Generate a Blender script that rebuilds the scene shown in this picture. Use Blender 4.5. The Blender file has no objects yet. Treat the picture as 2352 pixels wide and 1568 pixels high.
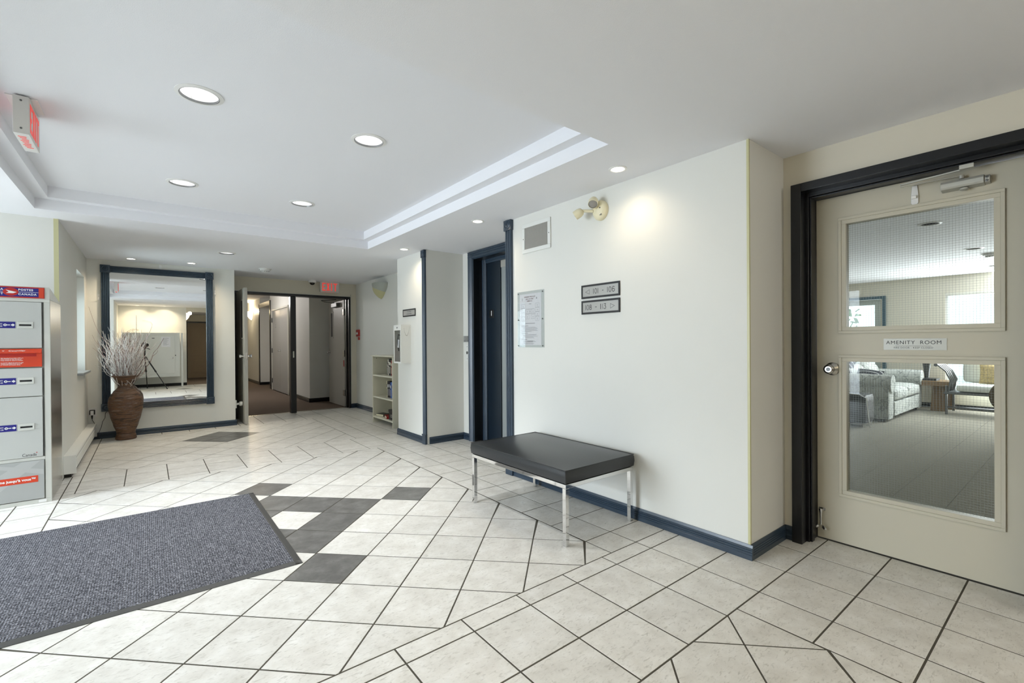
import bpy, bmesh, math, random
from mathutils import Vector, Matrix
from mathutils.geometry import delaunay_2d_cdt

S = bpy.context.scene
COL = S.collection
random.seed(7)
PI = math.pi

# ------------------------------------------------------------------ camera
F_PX, CX, CY = 1061.58, 1192.38, 790.59
YAW, PITCH, ROLL = math.radians(38.7431), math.radians(-0.2452), math.radians(-0.3984)
EYE = Vector((0, 0, 1.22))
fwd = Vector((math.sin(YAW) * math.cos(PITCH), math.cos(YAW) * math.cos(PITCH), math.sin(PITCH)))
rgt = Vector((math.cos(YAW), -math.sin(YAW), 0))
upv = rgt.cross(fwd)
r2 = rgt * math.cos(ROLL) + upv * math.sin(ROLL)
u2 = -rgt * math.sin(ROLL) + upv * math.cos(ROLL)
cd = bpy.data.cameras.new('camera')
cam = bpy.data.objects.new('camera', cd)
COL.objects.link(cam)
cam.matrix_world = Matrix(((r2.x, u2.x, -fwd.x, EYE.x), (r2.y, u2.y, -fwd.y, EYE.y), (r2.z, u2.z, -fwd.z, EYE.z), (0, 0, 0, 1)))
cd.sensor_fit = 'HORIZONTAL'
cd.sensor_width = 36
cd.lens = F_PX / 2352 * 36
cd.shift_x = -(CX - 1176) / 2352
cd.shift_y = (CY - 784) / 2352
cd.clip_start = 0.01
cd.clip_end = 100
S.camera = cam

# ------------------------------------------------------------------ world, exposure, daylight
S.view_settings.view_transform = 'Standard'
S.view_settings.look = 'None'
S.view_settings.gamma = 1
S.view_settings.use_curve_mapping = False
S.view_settings.exposure = 0.16
w = bpy.data.worlds.new('world')
S.world = w
w.use_nodes = True
bg = w.node_tree.nodes['Background']
bg.inputs[0].default_value = (0.80, 0.90, 1.0, 1)
bg.inputs[1].default_value = 2.2
c = S.cycles
c.use_denoising = True
c.max_bounces = 8
c.diffuse_bounces = 5
c.glossy_bounces = 4
c.transmission_bounces = 4
c.transparent_max_bounces = 10
c.sample_clamp_indirect = 6
c.caustics_reflective = False
c.caustics_refractive = False
c.use_light_tree = True


def area(name, loc, direction, sx, sy, watts, color, parent=None, spread=PI):
    l = bpy.data.lights.new(name, 'AREA')
    l.shape = 'RECTANGLE'
    l.size, l.size_y, l.energy, l.color, l.spread = sx, sy, watts, color, spread
    o = bpy.data.objects.new(name, l)
    COL.objects.link(o)
    o.location = loc
    o.rotation_euler = Vector(direction).to_track_quat('-Z', 'Z').to_euler()
    return o


DAY = (0.80, 0.90, 1.0)
area('daylight_entrance', (-6.0, 4.5, 1.35), (1, -0.08, -0.04), 3.0, 2.7, 140, DAY, spread=2.0)
area('daylight_sky_over_entrance', (-6.3, 4.6, 3.9), (1, -0.05, -0.72), 3.0, 1.8, 560, DAY, spread=1.7)
area('daylight_side_window', (-0.92, 7.46, 1.5), (1, -0.35, 0), 0.8, 1.1, 24, DAY)
area('daylight_lounge_window', (10.95, 0.55, 1.3), (-1, 0.1, 0), 2.1, 1.5, 230, (.95, .98, 1))
area('rear_hall_fill', (2.55, -2.2, 2.1), (-0.25, 0.9, -0.45), 0.8, 0.4, 16, (1, .96, .9))  # fill lamp added in the rear hallway, kept out of the mirror's view


# ------------------------------------------------------------------ materials
def lin(v):
    v /= 255
    return v / 12.92 if v <= 0.04045 else ((v + 0.055) / 1.055) ** 2.4


def rgb(r, g, b):
    return (lin(r), lin(g), lin(b), 1)


def mat(name, col, rough=0.5, metal=0.0, spec=0.5, emit=None, estr=1.0, var=0.0, vscale=6.0, bump=0.0, bscale=200.0, stretch=None, coat=0.0):
    m = bpy.data.materials.new(name)
    m.use_nodes = True
    nt = m.node_tree
    b = nt.nodes['Principled BSDF']
    b.inputs['Base Color'].default_value = rgb(*col)
    b.inputs['Roughness'].default_value = rough
    b.inputs['Metallic'].default_value = metal
    b.inputs['Specular IOR Level'].default_value = spec
    b.inputs['Coat Weight'].default_value = coat
    if emit:
        b.inputs['Emission Color'].default_value = rgb(*emit)
        b.inputs['Emission Strength'].default_value = estr
    if var or bump:
        g = nt.nodes.new('ShaderNodeNewGeometry')
        mp = nt.nodes.new('ShaderNodeMapping')
        if stretch:
            mp.inputs['Scale'].default_value = stretch
        nt.links.new(g.outputs['Position'], mp.inputs[0])
    if var:
        n = nt.nodes.new('ShaderNodeTexNoise')
        n.inputs['Scale'].default_value = vscale
        n.inputs['Detail'].default_value = 5
        nt.links.new(mp.outputs[0], n.inputs['Vector'])
        r = nt.nodes.new('ShaderNodeMapRange')
        r.inputs[1].default_value, r.inputs[2].default_value = 0.3, 0.7
        r.inputs[3].default_value, r.inputs[4].default_value = 1 - var, 1 + var
        nt.links.new(n.outputs[0], r.inputs[0])
        x = nt.nodes.new('ShaderNodeVectorMath')
        x.operation = 'SCALE'
        x.inputs[0].default_value = rgb(*col)[:3]
        nt.links.new(r.outputs[0], x.inputs[3])
        nt.links.new(x.outputs[0], b.inputs['Base Color'])
    if bump:
        n = nt.nodes.new('ShaderNodeTexNoise')
        n.inputs['Scale'].default_value = bscale
        n.inputs['Detail'].default_value = 3
        nt.links.new(mp.outputs[0], n.inputs['Vector'])
        bp = nt.nodes.new('ShaderNodeBump')
        bp.inputs['Strength'].default_value = bump
        bp.inputs['Distance'].default_value = 0.003
        nt.links.new(n.outputs[0], bp.inputs['Height'])
        nt.links.new(bp.outputs[0], b.inputs['Normal'])
    return m


def ramp(nt, src, stops):
    r = nt.nodes.new('ShaderNodeValToRGB')
    el = r.color_ramp.elements
    while len(el) < len(stops):
        el.new(0.5)
    for e, (p, cl) in zip(el, stops):
        e.position = p
        e.color = rgb(*cl)
    nt.links.new(src, r.inputs[0])
    return r.outputs[0]


def tile_mat(name, base, dark, light, fleck):
    """glazed slate-look tile: cloudy mottling and fine broken scratches, slightly different on every tile"""
    m = mat(name, base, rough=0.33, spec=0.45)
    nt = m.node_tree
    b = nt.nodes['Principled BSDF']
    g = nt.nodes.new('ShaderNodeNewGeometry')
    oi = nt.nodes.new('ShaderNodeObjectInfo')
    off = nt.nodes.new('ShaderNodeVectorMath')
    off.operation = 'SCALE'
    off.inputs[3].default_value = 37
    comb = nt.nodes.new('ShaderNodeCombineXYZ')
    nt.links.new(oi.outputs['Random'], comb.inputs[0])
    nt.links.new(oi.outputs['Random'], comb.inputs[1])
    nt.links.new(comb.outputs[0], off.inputs[0])
    add = nt.nodes.new('ShaderNodeVectorMath')
    nt.links.new(g.outputs['Position'], add.inputs[0])
    nt.links.new(off.outputs[0], add.inputs[1])
    n1 = nt.nodes.new('ShaderNodeTexNoise')
    n1.inputs['Scale'].default_value = 9
    n1.inputs['Detail'].default_value = 7
    n1.inputs['Roughness'].default_value = 0.65
    nt.links.new(add.outputs[0], n1.inputs['Vector'])
    c1 = ramp(nt, n1.outputs[0], [(0.3, dark), (0.52, base), (0.72, light)])
    mp = nt.nodes.new('ShaderNodeMapping')
    mp.inputs['Scale'].default_value = (34, 88, 1)
    mp.inputs['Rotation'].default_value = (0, 0, 0.5)
    nt.links.new(add.outputs[0], mp.inputs[0])
    n2 = nt.nodes.new('ShaderNodeTexNoise')
    n2.inputs['Scale'].default_value = 1
    n2.inputs['Detail'].default_value = 4
    n2.inputs['Distortion'].default_value = 1.2
    nt.links.new(mp.outputs[0], n2.inputs['Vector'])
    f = nt.nodes.new('ShaderNodeMapRange')
    f.inputs[1].default_value, f.inputs[2].default_value = 0.55, 0.72
    nt.links.new(n2.outputs[0], f.inputs[0])
    f2 = nt.nodes.new('ShaderNodeMath')
    f2.operation = 'MULTIPLY'
    f2.inputs[1].default_value = 0.42
    nt.links.new(f.outputs[0], f2.inputs[0])
    mx = nt.nodes.new('ShaderNodeMix')
    mx.data_type = 'RGBA'
    nt.links.new(f2.outputs[0], mx.inputs[0])
    nt.links.new(c1, mx.inputs[6])
    mx.inputs[7].default_value = rgb(*fleck)
    v = nt.nodes.new('ShaderNodeMapRange')
    v.inputs[3].default_value, v.inputs[4].default_value = 0.95, 1.03
    nt.links.new(oi.outputs['Random'], v.inputs[0])
    sc = nt.nodes.new('ShaderNodeVectorMath')
    sc.operation = 'SCALE'
    nt.links.new(mx.outputs[2], sc.inputs[0])
    nt.links.new(v.outputs[0], sc.inputs[3])
    nt.links.new(sc.outputs[0], b.inputs['Base Color'])
    bp = nt.nodes.new('ShaderNodeBump')
    bp.inputs['Strength'].default_value = 0.25
    bp.inputs['Distance'].default_value = 0.002
    nt.links.new(n2.outputs[0], bp.inputs['Height'])
    nt.links.new(bp.outputs[0], b.inputs['Normal'])
    return m


def glass_mat(name, tint, refl=1.0):
    m = bpy.data.materials.new(name)
    m.use_nodes = True
    nt = m.node_tree
    nt.nodes.clear()
    o = nt.nodes.new('ShaderNodeOutputMaterial')
    t = nt.nodes.new('ShaderNodeBsdfTransparent')
    t.inputs[0].default_value = tint
    gl = nt.nodes.new('ShaderNodeBsdfGlossy')
    gl.inputs['Roughness'].default_value = 0.0
    fr = nt.nodes.new('ShaderNodeFresnel')
    fr.inputs[0].default_value = 1.45
    mu = nt.nodes.new('ShaderNodeMath')
    mu.operation = 'MULTIPLY'
    mu.inputs[1].default_value = refl
    nt.links.new(fr.outputs[0], mu.inputs[0])
    mx = nt.nodes.new('ShaderNodeMixShader')
    nt.links.new(mu.outputs[0], mx.inputs[0])
    nt.links.new(t.outputs[0], mx.inputs[1])
    nt.links.new(gl.outputs[0], mx.inputs[2])
    nt.links.new(mx.outputs[0], o.inputs[0])
    return m


M = {}
M['wall'] = mat('wall_paint', (222, 222, 216), 0.55, spec=0.25, var=0.012, vscale=1.5)
M['beige'] = mat('wall_paint_shaded_beige', (210, 205, 190), 0.55, spec=0.25, var=0.012, vscale=1.5)  # same paint as the lighter walls, with shade put into its colour
M['ceil'] = mat('ceiling_paint', (236, 237, 241), 0.8, spec=0.1, bump=0.25, bscale=260)
M['guard'] = mat('corner_guard', (196, 193, 150), 0.4)
M['navy'] = mat('navy_paint', (46, 61, 76), 0.3, spec=0.5, var=0.06, vscale=14)
M['black'] = mat('black_paint', (11, 13, 17), 0.3, spec=0.5)
M['grout'] = mat('grout', (84, 81, 73), 0.9, spec=0.1, var=0.1, vscale=8)
M['tile'] = tile_mat('tile_pale', (218, 216, 209), (203, 200, 192), (230, 229, 224), (140, 136, 124))
M['tile_dark'] = tile_mat('tile_dark', (106, 105, 102), (84, 83, 81), (128, 127, 124), (70, 69, 66))
M['carpet'] = mat('hall_carpet', (112, 99, 88), 0.95, spec=0.05, var=0.12, vscale=90, bump=0.5, bscale=300)
M['lcarpet'] = mat('lounge_carpet', (140, 136, 124), 0.95, spec=0.05, var=0.15, vscale=120, bump=0.5, bscale=300)
M['white'] = mat('white_plastic', (232, 232, 230), 0.4)
M['white_metal'] = mat('white_enamel', (226, 227, 222), 0.35)
M['offwhite'] = mat('offwhite_enamel', (208, 207, 196), 0.4)
M['cream'] = mat('cream_plastic', (230, 222, 190), 0.4)
M['chrome'] = mat('chrome', (225, 225, 225), 0.06, metal=1)
M['nickel'] = mat('brushed_nickel', (190, 188, 182), 0.25, metal=1)
M['steel'] = mat('stainless_sheet', (200, 200, 196), 0.22, metal=1, var=0.04, vscale=8, stretch=(1, 1, 0.15))
M['leather'] = mat('black_leather', (38, 40, 42), 0.32, spec=0.55, bump=0.12, bscale=160)
M['mirror'] = mat('mirror_glass', (246, 247, 245), 0.0, metal=1)
M['door'] = mat('door_paint', (199, 194, 176), 0.45, spec=0.35)
M['doorgrey'] = mat('grey_door_paint', (170, 168, 160), 0.4)
M['glass'] = glass_mat('clear_glass', (0.93, 0.97, 0.95, 1), 0.9)
M['wglass'] = glass_mat('wired_glass', (0.93, 0.955, 0.945, 1), 0.45)
M['acrylic'] = glass_mat('acrylic', (0.985, 0.99, 0.987, 1), 0.3)
M['wire'] = mat('wire', (120, 124, 122), 0.4, metal=0.6)
M['paper'] = mat('paper', (238, 238, 242), 0.8)
M['ink'] = mat('ink', (40, 40, 44), 0.7)
M['inkred'] = mat('ink_maroon', (110, 62, 66), 0.7)
M['inkgrey'] = mat('ink_grey', (142, 142, 150), 0.7)
M['plate'] = mat('engraved_plate', (172, 172, 168), 0.35, metal=0.25)
M['alu'] = mat('aluminium_plate', (186, 186, 178), 0.45, metal=0.3)
M['blackp'] = mat('black_plastic', (20, 20, 21), 0.45)
M['red'] = mat('red_plastic', (168, 34, 30), 0.4)
M['post_red'] = mat('post_red', (206, 62, 28), 0.35)
M['post_deep'] = mat('post_deep_red', (176, 28, 22), 0.4)
M['post_blue'] = mat('post_blue', (24, 20, 122), 0.4)
M['lockgrey'] = mat('locker_grey', (188, 190, 186), 0.38, var=0.012, vscale=3)
M['lockgrey2'] = mat('locker_trim', (202, 203, 196), 0.35)
M['lockpanel'] = mat('locker_panel', (164, 166, 164), 0.4)
M['locklight'] = mat('locker_panel_light', (176, 178, 176), 0.4)
M['slot'] = mat('slot_black', (6, 6, 7), 0.6)
M['exit_red'] = mat('exit_letters', (200, 70, 64), 0.5, emit=(255, 84, 76), estr=0.38)
M['exit_box'] = mat('exit_housing', (212, 210, 206), 0.5)
M['lamp'] = mat('lamp_glow', (255, 250, 240), 0.5, emit=(255, 246, 228), estr=14)
M['lamp_soft'] = mat('lamp_glow_soft', (255, 255, 255), 0.5, emit=(255, 252, 246), estr=1.6)
M['sconce_lit'] = mat('sconce_lit', (255, 244, 220), 0.5, emit=(255, 236, 196), estr=5)
M['reflector'] = mat('lamp_reflector', (222, 222, 222), 0.3, spec=0.6, var=0.30, vscale=1, stretch=(55, 55, 2))  # reflections painted in as light and dark streaks
M['darkcan'] = mat('dark_can', (30, 30, 30), 0.5)
M['sconce'] = mat('sconce_shade', (168, 172, 164), 0.5)
M['twig'] = mat('twig_white', (206, 202, 199), 0.6, var=0.15, vscale=60)
M['twig_br'] = mat('twig_brown', (126, 92, 84), 0.7, var=0.2, vscale=60)
M['vinyl'] = mat('mat_vinyl_edge', (62, 62, 60), 0.5)
M['wood'] = mat('end_table_wood', (134, 108, 76), 0.5, var=0.1, vscale=12, stretch=(1, 8, 1))
M['brownseat'] = mat('brown_veneer', (104, 92, 70), 0.4)
M['gunmetal'] = mat('gunmetal', (104, 106, 106), 0.35, metal=0.7)
M['linen'] = mat('white_linen', (214, 218, 212), 0.85, spec=0.1, var=0.04, vscale=30)
M['tan'] = mat('tan_pillow', (196, 176, 130), 0.85, spec=0.1, var=0.25, vscale=40)
M['shelf'] = mat('shelf_laminate', (214, 212, 196), 0.4)
M['leafgreen'] = mat('shrub_leaf', (96, 124, 84), 0.7, var=0.3, vscale=8)


def carpet_mat():
    """entrance mat: loop pile with cross ribs and pepper-and-salt fleck"""
    m = mat('mat_pile', (92, 93, 98), 0.95, spec=0.05)
    nt = m.node_tree
    b = nt.nodes['Principled BSDF']
    g = nt.nodes.new('ShaderNodeNewGeometry')
    n = nt.nodes.new('ShaderNodeTexNoise')
    n.inputs['Scale'].default_value = 170
    n.inputs['Detail'].default_value = 2
    nt.links.new(g.outputs['Position'], n.inputs['Vector'])
    cl = ramp(nt, n.outputs[0], [(0.34, (50, 50, 54)), (0.5, (86, 87, 92)), (0.66, (138, 138, 143))])
    nt.links.new(cl, b.inputs['Base Color'])
    wv = nt.nodes.new('ShaderNodeTexWave')
    wv.inputs['Scale'].default_value = 30
    wv.inputs['Distortion'].default_value = 1.5
    wv.inputs['Detail'].default_value = 1
    wv.inputs['Detail Scale'].default_value = 6
    nt.links.new(g.outputs['Position'], wv.inputs['Vector'])
    ad = nt.nodes.new('ShaderNodeMath')
    nt.links.new(wv.outputs['Fac'], ad.inputs[0])
    nt.links.new(n.outputs[0], ad.inputs[1])
    bp = nt.nodes.new('ShaderNodeBump')
    bp.inputs['Strength'].default_value = 0.4
    bp.inputs['Distance'].default_value = 0.006
    nt.links.new(ad.outputs[0], bp.inputs['Height'])
    nt.links.new(bp.outputs[0], b.inputs['Normal'])
    return m


M['pile'] = carpet_mat()


def rattan_mat():
    m = mat('rattan', (110, 78, 52), 0.55)
    nt = m.node_tree
    b = nt.nodes['Principled BSDF']
    g = nt.nodes.new('ShaderNodeNewGeometry')
    mp = nt.nodes.new('ShaderNodeMapping')
    mp.inputs['Scale'].default_value = (5, 5, 46)
    nt.links.new(g.outputs['Position'], mp.inputs[0])
    n = nt.nodes.new('ShaderNodeTexNoise')
    n.inputs['Scale'].default_value = 1
    n.inputs['Detail'].default_value = 5
    n.inputs['Roughness'].default_value = 0.7
    nt.links.new(mp.outputs[0], n.inputs['Vector'])
    cl = ramp(nt, n.outputs[0], [(0.30, (24, 18, 16)), (0.42, (60, 44, 36)), (0.50, (112, 80, 54)), (0.56, (84, 62, 50)), (0.64, (128, 112, 102)), (0.74, (136, 96, 56))])
    nt.links.new(cl, b.inputs['Base Color'])
    bp = nt.nodes.new('ShaderNodeBump')
    bp.inputs['Strength'].default_value = 0.5
    bp.inputs['Distance'].default_value = 0.004
    nt.links.new(n.outputs[0], bp.inputs['Height'])
    nt.links.new(bp.outputs[0], b.inputs['Normal'])
    return m


M['rattan'] = rattan_mat()


def sofa_mat():
    m = mat('sofa_fabric', (186, 192, 186), 0.9, spec=0.1)
    nt = m.node_tree
    b = nt.nodes['Principled BSDF']
    g = nt.nodes.new('ShaderNodeNewGeometry')
    v = nt.nodes.new('ShaderNodeTexVoronoi')
    v.feature = 'DISTANCE_TO_EDGE'
    v.inputs['Scale'].default_value = 2.4
    n = nt.nodes.new('ShaderNodeTexNoise')
    n.inputs['Scale'].default_value = 6
    nt.links.new(g.outputs['Position'], n.inputs['Vector'])
    nt.links.new(n.outputs[1], v.inputs['Vector'])
    cl = ramp(nt, v.outputs[0], [(0.0, (140, 144, 140)), (0.03, (160, 164, 160)), (0.05, (190, 193, 188))])
    nt.links.new(cl, b.inputs['Base Color'])
    return m


M['sofa'] = sofa_mat()


def stripe_mat():
    m = mat('striped_cushion', (70, 72, 78), 0.85, spec=0.1)
    nt = m.node_tree
    b = nt.nodes['Principled BSDF']
    g = nt.nodes.new('ShaderNodeNewGeometry')
    wv = nt.nodes.new('ShaderNodeTexWave')
    wv.inputs['Scale'].default_value = 4.5
    nt.links.new(g.outputs['Position'], wv.inputs['Vector'])
    cl = ramp(nt, wv.outputs['Fac'], [(0.0, (58, 60, 66)), (0.86, (74, 76, 82)), (0.9, (190, 190, 190))])
    nt.links.new(cl, b.inputs['Base Color'])
    return m


M['stripe'] = stripe_mat()

# ------------------------------------------------------------------ mesh building
BASE = {}
X, Y, Z = Vector((1, 0, 0)), Vector((0, 1, 0)), Vector((0, 0, 1))


class MB:
    def __init__(self):
        self.v, self.f = [], []

    def add(self, vs, fs):
        b = len(self.v)
        self.v += [tuple(p) for p in vs]
        self.f += [tuple(b + i for i in q) for q in fs]
        return self

    def box(self, x0, x1, y0, y1, z0, z1):
        x0, x1 = min(x0, x1), max(x0, x1)
        y0, y1 = min(y0, y1), max(y0, y1)
        z0, z1 = min(z0, z1), max(z0, z1)
        return self.add([(x0, y0, z0), (x1, y0, z0), (x1, y1, z0), (x0, y1, z0), (x0, y0, z1), (x1, y0, z1), (x1, y1, z1), (x0, y1, z1)],
                        [(0, 3, 2, 1), (4, 5, 6, 7), (0, 1, 5, 4), (1, 2, 6, 5), (2, 3, 7, 6), (3, 0, 4, 7)])

    def obox(self, o, a, b, cc):
        """box from corner o along vectors a, b, c"""
        o, a, b, cc = Vector(o), Vector(a), Vector(b), Vector(cc)
        p = [o, o + a, o + a + b, o + b, o + cc, o + a + cc, o + a + b + cc, o + b + cc]
        fs = [(0, 3, 2, 1), (4, 5, 6, 7), (0, 1, 5, 4), (1, 2, 6, 5), (2, 3, 7, 6), (3, 0, 4, 7)]
        if a.cross(b).dot(cc) < 0:
            fs = [tuple(reversed(q)) for q in fs]
        return self.add(p, fs)

    def prism(self, pts, d):
        """closed outline pts (3D) pushed along d"""
        d = Vector(d)
        pts = [Vector(p) for p in pts]
        n = len(pts)
        nrm = Vector((0, 0, 0))
        for i in range(n):
            nrm += pts[i].cross(pts[(i + 1) % n])
        if nrm.dot(d) > 0:
            pts.reverse()
        vs = pts + [p + d for p in pts]
        fs = [tuple(range(n)), tuple(reversed(range(n, 2 * n)))]
        for i in range(n):
            j = (i + 1) % n
            fs.append((i, i + n, j + n, j))
        return self.add(vs, fs)

    def frame(self, ax, at0, at1, u0, u1, v0, v1, w, wt=None, wb=None):
        """rectangular frame of width w; ax 'x' (plane of constant x) or 'y'"""
        wt = w if wt is None else wt
        wb = w if wb is None else wb
        for a0, a1, b0, b1 in ((u0, u1, v1 - wt, v1), (u0, u1, v0, v0 + wb), (u0, u0 + w, v0 + wb, v1 - wt), (u1 - w, u1, v0 + wb, v1 - wt)):
            if ax == 'x':
                self.box(at0, at1, a0, a1, b0, b1)
            else:
                self.box(a0, a1, at0, at1, b0, b1)
        return self

    def lathe(self, o, axis, prof, n=24, ref=None, arc=2 * PI, cap=True):
        """profile [(radius, height)] turned round axis through o"""
        o, axis = Vector(o), Vector(axis).normalized()
        ref = Vector(ref) if ref else (X if abs(axis.x) < 0.9 else Y)
        e1 = (ref - axis * ref.dot(axis)).normalized()
        e2 = axis.cross(e1)
        full = abs(arc - 2 * PI) < 1e-6
        m = n if full else n + 1
        vs, fs = [], []
        for r, h in prof:
            for k in range(m):
                t = arc * k / n
                vs.append(o + axis * h + (e1 * math.cos(t) + e2 * math.sin(t)) * r)
        for i in range(len(prof) - 1):
            for k in range(n):
                k2 = (k + 1) % m
                fs.append((i * m + k, i * m + k2, (i + 1) * m + k2, (i + 1) * m + k))
        if cap and full:
            if prof[0][0] > 1e-6:
                fs.append(tuple(reversed(range(m))))
            if prof[-1][0] > 1e-6:
                fs.append(tuple((len(prof) - 1) * m + k for k in range(m)))
        return self.add(vs, fs)

    def cyl(self, p0, p1, r0, r1=None, n=16):
        p0, p1 = Vector(p0), Vector(p1)
        r1 = r0 if r1 is None else r1
        return self.lathe(p0, p1 - p0, [(r0, 0), (r1, (p1 - p0).length)], n)

    def tube(self, path, r, n=8, r_end=None):
        path = [Vector(p) for p in path]
        vs, fs = [], []
        prev = None
        L = len(path)
        for i, p in enumerate(path):
            t = (path[min(i + 1, L - 1)] - path[max(i - 1, 0)]).normalized()
            if prev is None:
                e1 = t.cross(Z if abs(t.z) < 0.9 else X).normalized()
            else:
                e1 = (prev - t * prev.dot(t))
                e1 = e1.normalized() if e1.length > 1e-6 else t.cross(X).normalized()
            prev = e1
            e2 = t.cross(e1)
            rr = r if r_end is None else r + (r_end - r) * i / (L - 1)
            for k in range(n):
                a = 2 * PI * k / n
                vs.append(p + (e1 * math.cos(a) + e2 * math.sin(a)) * rr)
        for i in range(L - 1):
            for k in range(n):
                k2 = (k + 1) % n
                fs.append((i * n + k, i * n + k2, (i + 1) * n + k2, (i + 1) * n + k))
        fs.append(tuple(reversed(range(n))))
        fs.append(tuple((L - 1) * n + k for k in range(n)))
        return self.add(vs, fs)

    def sweep(self, prof, p0, p1, a, b):
        """outline prof [(s, t)] in the axes a, b, pushed from p0 to p1 (closed solid)"""
        p0, p1, a, b = Vector(p0), Vector(p1), Vector(a), Vector(b)
        return self.prism([p0 + a * s + b * t for s, t in prof], p1 - p0)

    def quad(self, p, q, r, s):
        return self.add([p, q, r, s], [(0, 1, 2, 3)])

    def text(self, body, size, org, right, up, align='CENTER', bold=0.0, xs=1.0, spacing=1.0):
        cu = bpy.data.curves.new('lettering', 'FONT')
        cu.body = body
        cu.size = 1
        cu.align_x = align
        cu.align_y = 'CENTER'
        cu.offset = bold
        cu.space_character = spacing
        cu.resolution_u = 3
        ob = bpy.data.objects.new('lettering', cu)
        me = bpy.data.meshes.new_from_object(ob)
        o, right, up = Vector(org), Vector(right), Vector(up)
        self.add([o + right * (p.co.x * size * xs) + up * (p.co.y * size) for p in me.vertices], [tuple(q.vertices) for q in me.polygons])
        bpy.data.meshes.remove(me)
        bpy.data.objects.remove(ob)
        bpy.data.curves.remove(cu)
        return self

    def build(self, name, m, parent=None, bevel=0.0, smooth=False, seg=2, base=None):
        me = bpy.data.meshes.new(name)
        if parent is not None:
            bs = BASE[parent.name]
        elif base is not None:
            bs = Vector(base)
        else:
            xs, ys, zs = zip(*self.v)
            bs = Vector(((min(xs) + max(xs)) / 2, (min(ys) + max(ys)) / 2, min(zs)))
        me.from_pydata([(p[0] - bs.x, p[1] - bs.y, p[2] - bs.z) for p in self.v], [], self.f)
        me.materials.append(M[m] if isinstance(m, str) else m)
        if smooth:
            me.polygons.foreach_set('use_smooth', [True] * len(me.polygons))
            me.set_sharp_from_angle(angle=math.radians(40))
        me.update()
        o = bpy.data.objects.new(name, me)
        COL.objects.link(o)
        if parent is not None:
            o.parent = parent
        else:
            o.location = bs
        BASE[o.name] = bs
        if bevel:
            bv = o.modifiers.new('edge', 'BEVEL')
            bv.width = bevel
            bv.segments = seg
            bv.limit_method = 'ANGLE'
            if smooth is False and seg > 1:
                me.polygons.foreach_set('use_smooth', [True] * len(me.polygons))
                bv.harden_normals = True
        return o


def tag(o, label, cat, group=None, kind=None):
    o['label'] = label
    o['category'] = cat
    if group:
        o['group'] = group
    if kind:
        o['kind'] = kind
    return o


def thing(name, label, cat, loc, group=None):
    o = bpy.data.objects.new(name, None)
    o.empty_display_size = 0.1
    COL.objects.link(o)
    o.location = loc
    BASE[o.name] = Vector(loc)
    return tag(o, label, cat, group)


def struct(o, label=None):
    o['kind'] = 'structure'
    if label:
        o['label'] = label
    return o


def lamp(kind, name, loc, watts, color, parent=None, size=0.05, angle=1.6, blend=1.0, direction=(0, 0, -1)):
    l = bpy.data.lights.new(name, kind)
    l.energy, l.color = watts, color
    if kind == 'SPOT':
        l.spot_size, l.spot_blend, l.shadow_soft_size = angle, blend, size
    elif kind == 'AREA':
        l.shape, l.size = 'DISK', size
    else:
        l.shadow_soft_size = size
    o = bpy.data.objects.new(name, l)
    COL.objects.link(o)
    o.rotation_euler = Vector(direction).to_track_quat('-Z', 'Y').to_euler()
    if parent:
        o.parent = parent
        o.location = Vector(loc) - BASE[parent.name]
    else:
        o.location = loc
    return o


# ------------------------------------------------------------------ the room
ZC = 2.3425                     # lower ceiling
Z1, Z2 = 2.43, 2.52             # ledge and top of the raised tray
XS, YC = 2.612, 1.205           # sign wall plane and its near corner
YT = 3.435                      # far end of sign wall
XA = 3.07                       # lounge door wall
XP, YP0, YP1 = 2.61, 5.035, 5.85  # pillar
XE = 3.13                       # lift wall
XW, YB = 3.10, 8.83             # side wall, double door wall
YM, XM = 8.14, 1.022            # mirror wall and its outer corner
XL, YL = -0.615, 5.76           # window wall, wall behind parcel locker
YR = -0.92                      # wall behind the camera
H = 2.7

struct(MB().box(XS, 3.25, YC, YT, 0, H).build('wall_right', 'wall'), 'off-white wall with suite number signs and vent')
b = MB()
b.box(XA, 3.25, 1.12, YC, 0, H).box(XA, 3.25, -0.05, 1.12, 2.125, H).box(XA, 3.25, -1.1, 0.13, 0, H)
struct(b.build('wall_lounge', 'beige'), 'wall round the lounge door, toned beige for shade')
b = MB()
b.box(XE, 3.45, 4.80, YP0, 0, H).box(XE, 3.45, YT, 4.80, 2.25, H).box(XE, 3.45, YT, 3.62, 0, H)
struct(b.build('wall_lift', 'wall'), 'recessed wall round the lift door')
struct(MB().box(XP, 3.45, YP0, YP1, 0, H).build('wall_pillar', 'wall'), 'square pillar between bookcase and lift')
struct(MB().box(XW, 3.45, YP1, YB, 0, H).build('wall_side', 'wall'), 'wall behind the bookcase')
b = MB()
b.box(XM, 1.09, YB, 9.0, 0, H).box(2.99, 3.45, YB, 9.0, 0, H).box(1.09, 2.99, YB, 9.0, 2.10, H)
struct(b.build('wall_doors', 'beige'), 'wall over the double doors')
struct(MB().box(-0.9, XM, YM, 9.0, 0, H).build('wall_mirror', 'wall'), 'wall carrying the large mirror')
b = MB()
b.box(-0.9, XL, YL, 7.07, 0, H).box(-0.9, XL, 7.86, YM, 0, H).box(-0.9, XL, 7.07, 7.86, 0, 0.885).box(-0.9, XL, 7.07, 7.86, 2.07, H)
struct(b.build('wall_left', 'wall'), 'wall with narrow window and baseboard heater')
struct(MB().box(-4.5, -0.9, YL, 5.9, 0, H).build('wall_parcel', 'wall'), 'wall behind the parcel locker')
b = MB()
b.box(-4.5, -4.4, 1.0, 2.9, 0, H).box(-4.5, -4.4, 5.6, YL + .14, 0, H).box(-4.5, -4.4, 2.9, 5.6, 2.2, H)
struct(b.build('wall_entrance', 'wall'), 'wall round the entrance opening')  # unseen; set back and its opening placed to steer the daylight
b = MB()
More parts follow.
